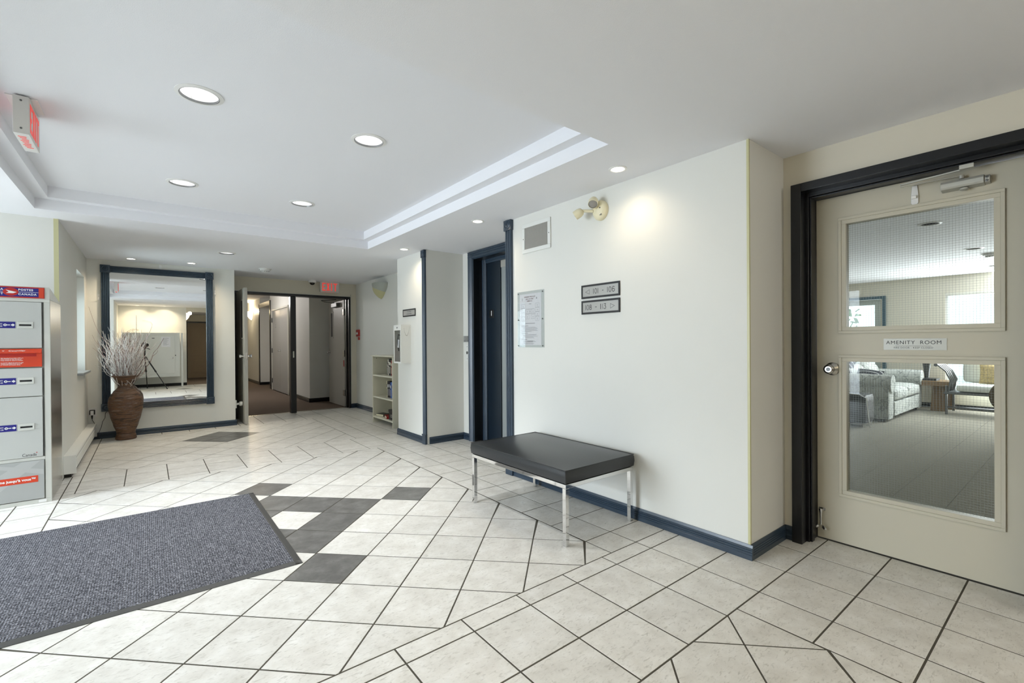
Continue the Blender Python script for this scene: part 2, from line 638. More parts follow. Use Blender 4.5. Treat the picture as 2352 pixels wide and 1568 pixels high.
b.box(-4.5, -0.66, 1.0, 1.1, 0, H).box(-0.76, -0.66, YR - .1, 1.0, 0, H)
struct(b.build('wall_near_left', 'wall'), 'wall left of the camera')
struct(MB().box(-0.76, 0.9, YR - 0.12, YR, 0, H).build('wall_rear', 'wall'), 'cream wall behind the camera')
b = MB()
b.box(0.78, 0.9, -4.3, YR - .12, 0, H).box(3.07, 3.25, -4.3, -1.1, 0, H).box(0.9, 3.07, YR - .12, YR, 2.22, H)
b.box(0.78, 1.05, -4.42, -4.3, 0, H).box(2.0, 3.25, -4.42, -4.3, 0, H).box(1.05, 2.0, -4.42, -4.3, 2.06, H).box(1.0, 2.05, -4.6, -4.55, 0, H)
struct(b.build('wall_rear_hall', 'beige'), 'walls of the rear hallway')
# hall beyond the double doors
b = MB()
b.box(2.62, 3.45, 10.25, 14.2, 0, H).box(2.87, 3.45, 14.2, 15.7, 0, H).box(2.62, 3.45, 15.7, 20, 0, H).box(3.3, 3.45, 9.0, 10.25, 0, H)
b.box(0.3, 0.4, 9.0, 20, 0, H).box(0.3, 3.45, 20, 20.1, 0, H).box(0.3, XM, 8.98, 9.0, 0, H)
struct(b.build('wall_hall', 'wall'), 'walls of the hall beyond the double doors')
# lounge shell
b = MB()
b.box(3.25, 11.2, 3.66, 3.8, 0, H).box(3.25, 11.2, -3.1, -3.0, 0, H)
b.box(11.0, 11.12, -3.0, -0.6, 0, H).box(11.0, 11.12, 1.66, 2.58, 0, H).box(11.0, 11.12, 3.5, 3.66, 0, H)
b.box(11.0, 11.12, -0.6, 1.66, 2.03, H).box(11.0, 11.12, -0.6, 1.66, 0, 0.34).box(11.0, 11.12, 2.58, 3.5, 2.01, H)
struct(b.build('wall_lounge_far', 'beige'), 'lounge wall with window and glazed door')
struct(MB().box(3.25, 3.3, -3.0, 0.13, 0, H).box(3.25, 3.3, 1.12, 3.66, 0, H).box(3.25, 3.3, 0.13, 1.12, 2.12, H).build('wall_lounge_near', 'wall'), 'lounge side of the door wall')


def sheet(bm_, outer, holes, circles, z):
    """flat ceiling face at height z inside rectangle outer, less rectangles and round lamp holes"""
    vs, es = [], []

    def loop(pts):
        b0 = len(vs)
        vs.extend(Vector(p) for p in pts)
        es.extend((b0 + i, b0 + (i + 1) % len(pts)) for i in range(len(pts)))
    rc = lambda r: [(r[0], r[2]), (r[1], r[2]), (r[1], r[3]), (r[0], r[3])]
    loop(rc(outer))
    for h in holes:
        loop(rc(h))
    for (x, y, r) in circles:
        loop([(x + r * math.cos(2 * PI * k / 40), y + r * math.sin(2 * PI * k / 40)) for k in range(40)])
    ov, oe, of = delaunay_2d_cdt(vs, es, [], 1, 1e-5)[:3]
    keep = []
    for t in of:
        cx_ = sum(ov[i].x for i in t) / 3
        cy_ = sum(ov[i].y for i in t) / 3
        if any(h[0] < cx_ < h[1] and h[2] < cy_ < h[3] for h in holes):
            continue
        if any((cx_ - x) ** 2 + (cy_ - y) ** 2 < (r * 0.985) ** 2 for x, y, r in circles):
            continue
        keep.append(tuple(reversed(t)))
    bm_.add([(p.x, p.y, z) for p in ov], keep)


TRAY = (-0.715, 2.05, 1.73, 5.42)
TIN = (-0.63, 1.97, 1.82, 5.335)
DLS = [(0.219, 2.918), (1.114, 2.914), (0.2245, 4.590), (1.122, 4.594)]
POTS = [(2.391, 1.942), (2.386, 3.574), (2.392, 5.164), (-0.166, 7.84), (0.474, 7.79), (-0.235, -0.72), (0.378, -0.74)]
BIG = (0.762, 6.68)
b = MB()
sheet(b, (-4.5, 3.3, -1.05, 9.0), [TRAY], [(x, y, 0.046) for x, y in POTS] + [(BIG[0], BIG[1], 0.078)], ZC)
sheet(b, TRAY, [TIN], [], Z1)
sheet(b, TIN, [], [(x, y, 0.086) for x, y in DLS], Z2)
for (x0, x1, y0, y1), za, zb in ((TRAY, ZC, Z1), (TIN, Z1, Z2)):
    b.quad((x0, y0, za), (x1, y0, za), (x1, y0, zb), (x0, y0, zb))
    b.quad((x1, y1, za), (x0, y1, za), (x0, y1, zb), (x1, y1, zb))
    b.quad((x1, y0, za), (x1, y1, za), (x1, y1, zb), (x1, y0, zb))
    b.quad((x0, y1, za), (x0, y0, za), (x0, y0, zb), (x0, y1, zb))
struct(b.build('ceiling', 'ceil'), 'white lobby ceiling with a raised stepped tray')
b = MB()
LDL = [(5.909, 0.999), (7.943, 0.935), (10.03, 0.964), (5.9, -0.9), (4.2, 0.1)]
sheet(b, (3.25, 11.1, -3.05, 3.7), [], [(x, y, 0.075) for x, y in LDL], 2.34)
struct(b.build('ceiling_lounge', 'ceil'), 'white lounge ceiling')
struct(MB().box(0.3, 3.45, 9.0, 20.1, 2.6, 2.65).build('ceiling_hall', 'ceil'), 'ceiling of the hall beyond the doors')
struct(MB().box(0.78, 3.25, -4.6, YR - .12, 2.3, 2.35).build('ceiling_rear_hall', 'ceil'), 'ceiling of the rear hallway')
struct(MB().box(-4.5, 11.3, -4.7, 20.2, 2.72, 2.85).build('light_stop_slab', 'ceil'), 'unseen slab added above the ceilings to stop light')  # added slab, never seen, keeps sky light out of the lamp holes

# floor: grout bed, and every tile a piece of its own
floor = struct(MB().box(-4.5, 3.3, -1.05, 8.985, -0.2, -0.0012).build('floor', 'grout'), 'lobby floor of pale stone-look tiles with darker accents')
struct(MB().box(0.3, 3.45, 8.985, 20.1, -0.2, -0.001).build('floor_hall', 'carpet'), 'brown carpet of the hall beyond the doors')
struct(MB().box(0.78, 3.07, -4.6, -1.05, -0.2, -0.001).build('floor_rear_hall', 'carpet'), 'dark carpet of the rear hallway')
lf = struct(MB().box(3.3, 11.1, -3.05, 3.7, -0.2, -0.006).build('floor_lounge', 'darkcan'), 'lounge floor of grey carpet squares')
struct(MB().box(-9, -4.5, -3, 9, -0.25, -0.02).build('ground_entrance', 'grout'), 'paving outside the entrance')
struct(MB().box(11.12, 24, -12, 14, -0.35, -0.15).build('ground_garden', 'linen'), 'pale paving outside the lounge')


def clip(poly, rect):
    x0, x1, y0, y1 = rect
    for ax, lim, sg in ((0, x0, 1), (0, x1, -1), (1, y0, 1), (1, y1, -1)):
        out = []
        for i in range(len(poly)):
            p, q = poly[i], poly[(i + 1) % len(poly)]
            dp, dq = (p[ax] - lim) * sg, (q[ax] - lim) * sg
            if dp >= 0:
                out.append(p)
            if dp * dq < 0:
                t = dp / (dp - dq)
                out.append((p[0] + (q[0] - p[0]) * t, p[1] + (q[1] - p[1]) * t))
        poly = out
        if len(poly) < 3:
            return []
    res = []
    for p in poly:
        if not res or (Vector(p) - Vector(res[-1])).length > 1e-4:
            res.append(p)
    if len(res) > 2 and (Vector(res[0]) - Vector(res[-1])).length < 1e-4:
        res.pop()
    return res


def inset(poly, d):
    """convex counter-clockwise polygon drawn in by d"""
    n = len(poly)
    out = []
    for i in range(n):
        p0, p1, p2 = Vector(poly[i - 1]), Vector(poly[i]), Vector(poly[(i + 1) % n])
        e1, e2 = (p1 - p0).normalized(), (p2 - p1).normalized()
        n1, n2 = Vector((-e1.y, e1.x)), Vector((-e2.y, e2.x))
        k = 1 + n1.dot(n2)
        if k < 0.1:
            return []
        out.append(p1 + (n1 + n2) * (d / k))
    ar = 0
    for i in range(n):
        p, q = out[i], out[(i + 1) % n]
        ar += p.x * q.y - q.x * p.y
        if (q - p).dot(Vector(poly[(i + 1) % n]) - Vector(poly[i])) <= 0:
            return []
    return [(p.x, p.y) for p in out] if ar > 2e-4 else []


def tile_solid(poly, h=0.0):
    while len(poly) > 3:            # drop slivers left by the cut at a field's edge
        k = min(range(len(poly)), key=lambda i: (Vector(poly[i]) - Vector(poly[(i + 1) % len(poly)])).length)
        if (Vector(poly[k]) - Vector(poly[(k + 1) % len(poly)])).length > 0.014:
            break
        poly = [p for i, p in enumerate(poly) if i != (k + 1) % len(poly)]
    a, t = inset(poly, 0.0038), inset(poly, 0.0044)
    if not a or not t:
        return None
    n = len(a)
    vs = [(x, y, -0.006) for x, y in a] + [(x, y, h - 0.0006) for x, y in a] + [(x, y, h) for x, y in t]
    fs = [tuple(range(2 * n, 3 * n))]
    for r in (0, 1):
        for i in range(n):
            j = (i + 1) % n
            fs.append((r * n + i, r * n + j, (r + 1) * n + j, (r + 1) * n + i))
    return vs, fs


TP, DP = 0.310, 0.3107
F1 = (-0.558, 2.079, 1.752, 5.255)
F2 = (-0.483, 2.078, 5.955, 7.98)
F3 = (-0.558, 2.082, -0.30, 1.0238)
tiles = []   # (poly, dark)
q = 2 ** -0.5
for rect, u0, v0, darks in ((F1, 1.612, 0.545, {(a, c_) for a in (3, 4, 5) for c_ in (3, 4, 5)} - {(4, 4)} | {(6, 6), (6, 2), (2, 2), (2, 6)}),
                            (F2, 5.343, 4.270, {(0, 0), (1, 0), (0, 1), (1, 1)}), (F3, 1.938, -0.69, {(-4, 1)})):
    for a in range(-26, 26):
        for c_ in range(-26, 26):
            us, ws = u0 + a * DP, v0 + c_ * DP
            poly = [((u - v) * q, (u + v) * q) for u, v in ((us, ws), (us + DP, ws), (us + DP, ws + DP), (us, ws + DP))]
            poly = clip(poly, rect)
            if poly:
                tiles.append((poly, (a, c_) in darks))
# straight tiles fill the rest of the lobby
rects = [(F1[1], 3.23, F1[2], F1[3]), (F2[1], 3.23, F2[2], F2[3]), (-4.4, F1[0], 1.1, YL), (F1[0], 3.23, F1[3], F2[2]), (F1[0], 3.23, F3[3], F1[2]), (F3[1], 3.23, -1.05, F3[3]),
         (-0.66, F3[0], -1.05, 1.1), (F3[0], F3[1], -1.05, F3[2]), (XL, F2[0], F2[2], F2[3]), (XL, F1[0], YL, F2[2]), (XL, 3.23, F2[3], 8.95), ]
solid_ = [(XS, 3.3, YC, YT), (XP, 3.3, YP0, YP1), (-0.9, XM, YM, 9.0), (XA + .18, 3.3, -1, 1.2)]
for ri, r in enumerate(rects):
    for i in range(-23, 5):
        for j in range(-10, 25):
            x0, y0 = 2.3068 + i * TP, 1.6438 + j * TP
            poly = clip(clip([(x0, y0), (x0 + TP, y0), (x0 + TP, y0 + TP), (x0, y0 + TP)], r), (-4.4, 3.23, -1.05, 8.95))
            if poly and not any(all(s[0] - 1e-6 <= p[0] <= s[1] + 1e-6 and s[2] - 1e-6 <= p[1] <= s[3] + 1e-6 for p in poly) for s in solid_):
                tiles.append((poly, False))


def shown(poly):
    """rough size in the picture, 0 when outside it"""
    cx_, cy_ = sum(p[0] for p in poly) / len(poly), sum(p[1] for p in poly) / len(poly)
    d = Vector((cx_, cy_, 0)) - EYE
    zf = d.dot(fwd)
    if zf < 0.5:
        return 0
    px_, py_ = CX + F_PX * d.dot(r2) / zf, CY - F_PX * d.dot(u2) / zf
    if not (-120 < px_ < 2480 and py_ < 1720):
        return 0
    ar = abs(sum(poly[i][0] * poly[(i + 1) % len(poly)][1] - poly[(i + 1) % len(poly)][0] * poly[i][1] for i in range(len(poly)))) / 2
    return ar / zf ** 3


tiles.sort(key=lambda t: -shown(t[0]))
single, rest, rest_d = 0, MB(), MB()
rt = random.Random(3)
for poly, dk in tiles:
    ts = tile_solid(poly, rt.uniform(-0.0002, 0.0002))
    if not ts:
        continue
    if single < 298:
        MB().add(*ts).build('tile', 'tile_dark' if dk else 'tile', floor)
        single += 1
    else:
        (rest_d if dk else rest).add(*ts)
o = rest.build('tiles', 'tile', floor)
o['kind'] = 'stuff'
if rest_d.v:
    o = rest_d.build('dark_tiles', 'tile_dark', floor)
    o['kind'] = 'stuff'

# lounge carpet squares (0.31 wide strips of seams run away from the door)
rest = MB()
n_sq = 0
for i in range(16):
    for j in range(-9, 8):
        x0, y0 = 3.3 + i * 0.5, 0.05 + j * 0.3145
        ts = MB().box(x0, min(x0 + 0.4985, 11.1), max(y0, -3.05), min(y0 + 0.312, 3.7), -0.005, 0.0)
        if i < 6 and -3 <= j <= 6:
            ts.build('carpet_tile', 'lcarpet', lf)
        else:
            rest.add(ts.v, ts.f)
o = rest.build('carpet_tiles', 'lcarpet', lf)
o['kind'] = 'stuff'


# ------------------------------------------------------------------ baseboards: fluted navy moulding
def base_prof(h=0.082, d=0.016):
    p = [(0, 0), (d, 0), (d, h * .30), (d * .72, h * .36)]
    for k in range(3):
        z0 = h * (.36 + .155 * k)
        p += [(d * .72, z0), (d * .92, z0 + h * .04), (d * .92, z0 + h * .11), (d * .66, z0 + h * .15)]
    return p + [(d * .6, h * .85), (d * .35, h), (0, h)]


nb = [0]


def baseboard(side, runs, m='navy'):
    """runs: (p0, p1, outward normal)"""
    b = MB()
    for p0, p1, nrm in runs:
        b.sweep(base_prof(), (p0[0], p0[1], 0), (p1[0], p1[1], 0), (nrm[0], nrm[1], 0), (0, 0, 1))
    struct(b.build('baseboard_' + side, m), 'navy fluted baseboard')


d = 0.016
baseboard('right', [((XS, YC - d), (XS, YT - .1), (-1, 0)), ((XS, YC), (XA, YC), (0, -1)), ((XA, YC - .002), (XA, 1.15), (-1, 0))])
baseboard('pillar', [((XP, YP0 + .06), (XP, YP1 + d), (-1, 0)), ((XP + .03, YP0), (XE, YP0), (0, -1)), ((XE, 4.88), (XE, YP0), (-1, 0))])
baseboard('side', [((XW, YP1), (XW, YB), (-1, 0)), ((2.995, YB), (XW, YB), (0, -1))])
baseboard('mirror', [((XL, YM), (XM + d, YM), (0, -1)), ((XM, YM), (XM, YB), (1, 0))])
baseboard('rear', [((-0.66, YR), (0.9, YR), (0, 1))], 'black')
baseboard('hall', [((2.62, 10.25), (2.62, 12.0), (-1, 0)), ((2.62, 15.7), (2.62, 20), (-1, 0)), ((2.62, 15.7), (2.87, 15.7), (0, -1)), ((2.6, 10.25), (3.3, 10.25), (0, -1)), ((2.62, 14.0), (2.62, 14.2), (-1, 0))], 'black')
baseboard('lounge', [((11.0, 1.66), (11.0, 2.45), (-1, 0)), ((11.0, -3), (11.0, 1.66), (-1, 0))], 'black')
# vinyl corner guards
struct(MB().box(XS - .0015, XS + .0105, YC - .0015, YC + .012, .082, ZC).build('trim_1', 'guard'), 'yellowed corner guard on near wall corner')
struct(MB().box(XL - .03, XL + .0015, YL - .0015, YL + .005, .082, ZC).build('trim_2', 'guard'), 'yellowed corner guard above the parcel locker')


# ------------------------------------------------------------------ fluted corner posts with rosette blocks
def reed(w_, d_, n):
    p = [(0, 0)]
    for k in range(n):
        for s in range(6):
            t = (k + (s + .5) / 6) / n
            p.append((w_ * t, d_ * (.55 + .45 * abs(math.sin(PI * (s + .5) / 6)))))
    return p + [(w_, 0)]


def rosette(mb, o, n, rt_, up_, s, d_):
    """square block with a turned bullseye, corner o, facing n"""
    o, n, rt_, up_ = Vector(o), Vector(n), Vector(rt_), Vector(up_)
    mb.obox(o, rt_ * s, up_ * s, n * d_)
    mb.lathe(o + rt_ * s / 2 + up_ * s / 2 + n * d_, n, [(s * .43, 0), (s * .43, .003), (s * .36, .006), (s * .30, .001), (s * .26, .001), (s * .20, .006), (s * .11, .006), (s * .08, .001), (s * .04, .003), (0, .004)], 20)


def post(idx, xw, ylo, yhi, label, foot):
    w_ = yhi - ylo
    root = struct(MB().sweep(reed(w_, .026, 3), (xw, yhi, .12 if foot else 0), (xw, yhi, 2.25), (0, -1, 0), (-1, 0, 0)).build('trim_%d' % idx, 'navy'), label)
    m_ = MB()
    rosette(m_, (xw, yhi + .006, 2.25), (-1, 0, 0), (0, -1, 0), (0, 0, 1), w_ + .012, .032)
    m_.build('rosette_block', 'navy', root)
    MB().box(xw - .03, xw, ylo - .004, yhi + .004, 0, .105).box(xw - .034, xw, ylo - .006, yhi + .006, .105, .12).build('plinth_block', 'navy', root, bevel=.003)
    return root


post(3, XS, 3.336, 3.430, 'navy fluted post with rosette at lift corner of sign wall', True)
post(4, XP, 5.031, 5.106, 'navy fluted post with rosette on pillar corner', True)

# ------------------------------------------------------------------ lift (elevator) entrance
b = MB()
prof = [(0, 0), (.026, 0), (.030, .012), (.022, .022), (.030, .034), (.022, .046), (.030, .058), (.018, .078), (0, .09)]
b.sweep(prof, (XE, 4.88, 0), (XE, 4.88, 2.335), (-1, 0, 0), (0, -1, 0))
b.sweep(prof, (XE, 4.88, 2.335), (XE, 3.5, 2.335), (-1, 0, 0), (0, 0, -1))
trim5 = struct(b.build('trim_5', 'navy'), 'navy moulded casing round the lift opening')
lift = thing('lift_door', 'dark navy lift entrance with floor number plate in recess beside pillar', 'elevator door', (3.3, 4.2, 0))
MB().box(XE, 3.27, 4.79, 4.80, 0, 2.25).box(XE, 3.27, 3.62, 4.79, 2.245, 2.25).build('jamb', 'black', lift)
fr = MB()
fr.sweep([(0, 0), (.035, 0), (.035, .02), (.025, .03), (.035, .05), (.02, .07), (0, .07)], (3.29, 4.79, 0), (3.29, 4.79, 2.245), (-1, 0, 0), (0, -1, 0))
fr.sweep([(0, 0), (.035, 0), (.035, .02), (.025, .03), (.02, .045), (0, .045)], (3.29, 4.72, 2.245), (3.29, 3.62, 2.245), (-1, 0, 0), (0, 0, -1))
fr.build('inner_frame', 'navy', lift)
M['liftdark'] = mat('lift_panel_navy', (16, 30, 42), 0.35)
M['liftgrey'] = mat('lift_leaf_grey', (158, 164, 164), 0.35, metal=0.3)
MB().box(3.29, 3.32, 4.455, 4.79, 0, 2.25).build('side_panel', 'liftdark', lift, bevel=.003)
MB().box(3.305, 3.33, 3.62, 4.45, 0.01, 2.12).build('door_leaf', 'liftgrey', lift)
MB().box(3.30, 3.33, 3.62, 4.455, 2.12, 2.25).build('header_panel', 'doorgrey', lift)
MB().box(3.29, 3.45, 4.79, 4.82, 0, 2.26).box(3.33, 3.45, 3.6, 4.79, 0, 2.26).build('shaft_lining', 'blackp', lift)
p = MB().box(3.284, 3.29, 4.588, 4.672, 1.522, 1.622).build('number_plate', 'blackp', lift, bevel=.002)
MB().text('1', .082, (3.2835, 4.632, 1.575), (0, -1, 0), Z, bold=.03).build('lettering', 'white', p)
MB().box(3.275, 3.29, 4.72, 4.79, 0, .035).build('sill_guide', 'nickel', lift)
cp = thing('call_button_plate', 'white lift call plate with one button beside navy casing', 'call button', (XE, 4.93, .99))
MB().box(XE - .006, XE, 4.893, 4.982, .985, 1.20).build('plate', 'white_metal', cp, bevel=.002)
MB().lathe((XE - .006, 4.937, 1.095), (-1, 0, 0), [(.019, 0), (.019, .004), (.012, .006), (0, .006)], 16).build('button', 'gunmetal', cp, smooth=True)
for z_ in (1.02, 1.17):
    MB().lathe((XE - .006, 4.937, z_), (-1, 0, 0), [(.005, 0), (.004, .002), (0, .002)], 8).build('screw', 'gunmetal', cp)
np_ = thing('fire_notice_plate', 'small grey engraved notice above lift call button', 'notice', (XE, 4.955, 1.23))
MB().box(XE - .003, XE, 4.886, 5.026, 1.228, 1.307).build('plate', 'plate', np_)
t_ = MB()
for k, s in enumerate(('IN CASE', 'OF FIRE', 'USE STAIRS')):
    t_.text(s, .022, (XE - .0035, 4.956, 1.29 - k * .023), (0, -1, 0), Z, bold=.01)
t_.build('lettering', 'ink', np_)


# ------------------------------------------------------------------ recessed lights
def downlight(x, y, z, r, name, label, group, depth=.15, lit=True, watts=10, reflect='reflector'):
    t = thing(name, label, 'ceiling light', (x, y, z), group)
    MB().lathe((x, y, z), (0, 0, -1), [(r * .96, -.002), (r * 1.2, 0), (r * 1.2, .003), (r * .99, .007), (r * .98, .004), (r * .96, -.002)], 40, cap=False).build('trim_ring', 'white', t, smooth=True)
    MB().lathe((x, y, z), (0, 0, -1), [(r * .955, -.004), (r * .985, .0065), (r * .955, .0065), (r * .93, -.004)], 40, cap=False).build('gap_ring', 'gunmetal', t, smooth=True)  # grey ring added to draw the dark gap inside the trim
    MB().lathe((x, y, z), (0, 0, 1), [(r * .965, -.004), (r * .94, depth * .3), (r * .84, depth * .7), (r * .62, depth), (0, depth)], 36, cap=False).build('reflector', reflect, t, smooth=True)
    if lit:
        MB().lathe((x, y, z + depth * .62), (0, 0, 1), [(0, 0), (r * .3, .008), (r * .42, .02), (r * .3, .04), (0, depth * .36)], 16).build('bulb', 'lamp_soft', t, smooth=True)
        lamp('SPOT', 'downlight_lamp', (x, y, z + depth * .6), watts, (1, 1, 1), t, size=.03, angle=1.5, blend=.5)
        lamp('POINT', 'bulb_glow', (x, y, z + depth * .42), watts * .0035, (1, 1, 1), t, size=.02)
    return t


where = ['nearest left', 'nearest right', 'farther left', 'farther right']
for (x, y), s in zip(DLS, ('near the hanging exit sign', 'near the tray edge on the lift side', 'far left, toward the mirror', 'far right, toward the double doors')):
    downlight(x, y, Z2, .09, 'downlight', 'large lit recessed downlight in tray ceiling ' + s, 'downlights in the tray ceiling', watts=60)
downlight(BIG[0], BIG[1], ZC, .082, 'downlight', 'flat recessed light with white lens in ceiling before the double doors', 'downlights in the tray ceiling', depth=.05, watts=40)  # fixture itself is unlit; bulb and lamp added to brighten the far end


def pot(x, y, label, watts=14, z=ZC):
    t = thing('potlight', label, 'ceiling light', (x, y, z), 'small halogen potlights')
    MB().lathe((x, y, z), (0, 0, -1), [(.042, -.003), (.060, 0), (.060, .003), (.048, .006), (.042, .003), (.042, -.003)], 32, cap=False).build('trim_ring', 'white', t, smooth=True)
    MB().lathe((x, y, z), (0, 0, 1), [(.046, -.002), (.044, .03), (.034, .05), (0, .05)], 24, cap=False).build('reflector', 'reflector', t, smooth=True)
    MB().lathe((x, y, z + .004), (0, 0, 1), [(0, -.006), (.02, -.004), (.033, .004), (.033, .02), (0, .03)], 20).build('bulb', 'lamp', t, smooth=True)
    lamp('SPOT', 'potlight_lamp', (x, y, z - .015), watts, (1, .82, .58), t, size=.03, angle=2.5, blend=1)
    return t


pot(*POTS[0], 'lit halogen potlight above emergency light on sign wall', 8)
pot(*POTS[1], 'lit halogen potlight above the lift end of sign wall', 12)
pot(*POTS[2], 'lit halogen potlight in front of the square pillar', 12)
pot(*POTS[3], 'lit halogen potlight above left end of mirror frame', 32)
pot(*POTS[4], 'lit halogen potlight above right half of mirror frame', 32)
pot(*POTS[5], 'halogen potlight behind the camera, seen in mirror on the left', 38)
pot(*POTS[6], 'halogen potlight behind the camera, seen in mirror on the right', 48)
for (x, y), s in zip(LDL, ('nearest the door', 'in mid room', 'near the window wall', 'at the side', 'by the door wall')):
    t = thing('lounge_downlight', 'unlit dark recessed can light in lounge ceiling ' + s, 'ceiling light', (x, y, 2.34), 'lounge ceiling cans')
    MB().lathe((x, y, 2.34), (0, 0, -1), [(.07, -.002), (.092, 0), (.092, .004), (.072, .007), (.07, -.002)], 32, cap=False).build('trim_ring', 'white', t, smooth=True)
    MB().lathe((x, y, 2.34), (0, 0, 1), [(.0755, -.002), (.07, .06), (.05, .12), (0, .12)], 28, cap=False).build('baffle', 'darkcan', t, smooth=True)


def smoke(x, y, z, label):
    t = thing('smoke_detector', label, 'smoke detector', (x, y, z))
    MB().lathe((x, y, z), (0, 0, -1), [(.085, 0), (.085, .008), (.07, .012), (.07, .03), (.05, .034)], 28).build('base', 'white', t, smooth=True)
    MB().lathe((x, y, z - .034), (0, 0, -1), [(.046, 0), (.046, .012), (.03, .02), (0, .02)], 24).build('sensor_head', 'white', t, smooth=True)
    b_ = MB()
    for k in range(10):
        a = 2 * PI * k / 10
        b_.obox((x + .0465 * math.cos(a) - .006 * math.sin(a), y + .0465 * math.sin(a) + .006 * math.cos(a), z - .044), (.012 * math.sin(a), -.012 * math.cos(a), 0), (.001 * math.cos(a), .001 * math.sin(a), 0), (0, 0, .006))
    b_.build('sensor_slots', 'darkcan', t)
    return t


smoke(1.37, 7.75, ZC, 'white smoke detector on lobby ceiling before the double doors')
smoke(8.6, .86, 2.34, 'white smoke detector on lounge ceiling seen through door glass')
dc = thing('dome_camera', 'white dome security camera on ceiling beside lit exit sign', 'security camera', (2.27, 8.66, ZC))
MB().lathe((2.27, 8.66, ZC), (0, 0, -1), [(.062, 0), (.066, .015), (.064, .04), (.046, .045)], 28).build('housing', 'white', dc, smooth=True)
MB().lathe((2.27, 8.66, ZC - .045), (0, 0, -1), [(.044, 0), (.040, .018), (.026, .034), (0, .04)], 24).build('dome', mat('dome_smoked', (14, 14, 15), .08), dc, smooth=True)


# ------------------------------------------------------------------ exit signs
def letters_exit(parent, o, rt_, up_, w_, h_, st):
    """EXIT in plain block strokes: o lower left of the word"""
    o, rt_, up_ = Vector(o), Vector(rt_), Vector(up_)
    nrm = rt_.cross(up_) * .0015

    mb = MB()

    def bar(x0, y0, x1, y1):
        mb.obox(o + rt_ * x0 * w_ + up_ * y0 * h_, rt_ * (x1 - x0) * w_, up_ * (y1 - y0) * h_, nrm)
    s = st
    bar(0, 0, s, 1); bar(s, .84, .235, 1); bar(s, 0, .235, .16); bar(s, .43, .20, .57)
    mb.build('letter', 'exit_red', parent)
    mb = MB()
    for xa, xb in ((.285, .50), (.50, .285)):
        dx = s if xa < xb else -s
        p = [o + rt_ * xa * w_, o + rt_ * (xa + dx) * w_, o + rt_ * xb * w_ + up_ * h_, o + rt_ * (xb - dx) * w_ + up_ * h_]
        mb.prism(p, nrm)
    mb.build('letter', 'exit_red', parent)
    mb = MB()
    bar(.575, 0, .575 + s, 1)
    mb.build('letter', 'exit_red', parent)
    mb = MB()
    bar(.735, .84, 1, 1); bar(.868 - s / 2, 0, .868 + s / 2, .84)
    mb.build('letter', 'exit_red', parent)


ex = thing('exit_sign', 'lit red EXIT sign hung from ceiling before the double doors', 'exit sign', (2.57, 8.66, 2.15))
MB().box(2.405, 2.73, 8.66, 8.71, 2.150, 2.335).build('housing', 'exit_box', ex, bevel=.003)
MB().box(2.44, 2.69, 8.655, 8.72, 2.335, ZC).build('ceiling_mount', 'white', ex)
MB().frame('y', 8.652, 8.66, 2.405, 2.73, 2.150, 2.335, .012).build('face_frame', 'exit_box', ex)
letters_exit(ex, (2.437, 8.66, 2.172), X, Z, .262, .142, .078)
b = MB()
for k in range(14):
    b.box(2.46 + k * .014, 2.466 + k * .014, 8.664, 8.70, 2.1485, 2.1495)
b.build('underside_slots', 'exit_red', ex)

ex2 = thing('exit_sign', 'white EXIT sign seen edge on, hanging from tray ceiling at upper left', 'exit sign', (-.503, 3.62, 2.315))
MB().box(-.533, -.474, 3.47, 3.77, 2.317, 2.512).build('housing', 'exit_box', ex2, bevel=.002)
MB().box(-.565, -.445, 3.50, 3.70, 2.514, Z2).build('ceiling_mount', 'white', ex2, bevel=.001)
letters_exit(ex2, (-.474, 3.495, 2.337), Y, Z, .25, .150, .085)
letters_exit(ex2, (-.533, 3.745, 2.337), -Y, Z, .25, .150, .085)
b = MB()
for k in range(9):
    b.box(-.522 + .004 * (k % 3), -.488 - .003 * ((k + 1) % 3), 3.515 + k * .022, 3.522 + k * .022, 2.3155, 2.3167)
b.build('underside_slots', 'exit_red', ex2)
for z_ in (2.345, 2.488):
    MB().lathe((-.503, 3.47, z_), (0, -1, 0), [(.005, 0), (.005, .002), (0, .003)], 10).build('screw', 'gunmetal', ex2)

# ------------------------------------------------------------------ sign wall fittings
vent = thing('wall_vent', 'white wall vent grille with upright louvres near lift corner', 'vent', (XS, 3.005, 2.0))
MB().frame('x', XS - .012, XS, 2.821, 3.188, 2.004, 2.260, .034).build('frame', 'white_metal', vent, bevel=.003)
MB().box(XS - .002, XS, 2.853, 3.156, 2.036, 2.228).build('backing', 'darkcan', vent)
M['louvre'] = mat('louvre_grey', (176, 174, 168), .5)  # flat grey, darker than the white frame
for k in range(17):
    y = 2.865 + k * .0172
    MB().obox((XS - .002, y, 2.037), (-.008, .007, 0), (0, .0016, 0), (0, 0, .190)).build('louvre', 'louvre', vent)
for y, z_ in ((2.838, 2.13), (3.171, 2.13)):
    MB().lathe((XS - .012, y, z_), (-1, 0, 0), [(.005, 0), (.004, .002), (0, .002)], 8).build('screw', 'gunmetal', vent)

em = thing('emergency_light', 'cream twin-head emergency light high on sign wall', 'emergency light', (XS, 2.29, 2.13))
b = MB()
b.lathe((XS, 2.275, 2.185), (-1, 0, 0), [(.066, 0), (.066, .018), (.058, .034), (.036, .046), (0, .05)], 28)
b.v = [(x, y, 2.185 + (z_ - 2.185) * 1.12) for x, y, z_ in b.v]
b.build('body', 'cream', em, smooth=True)


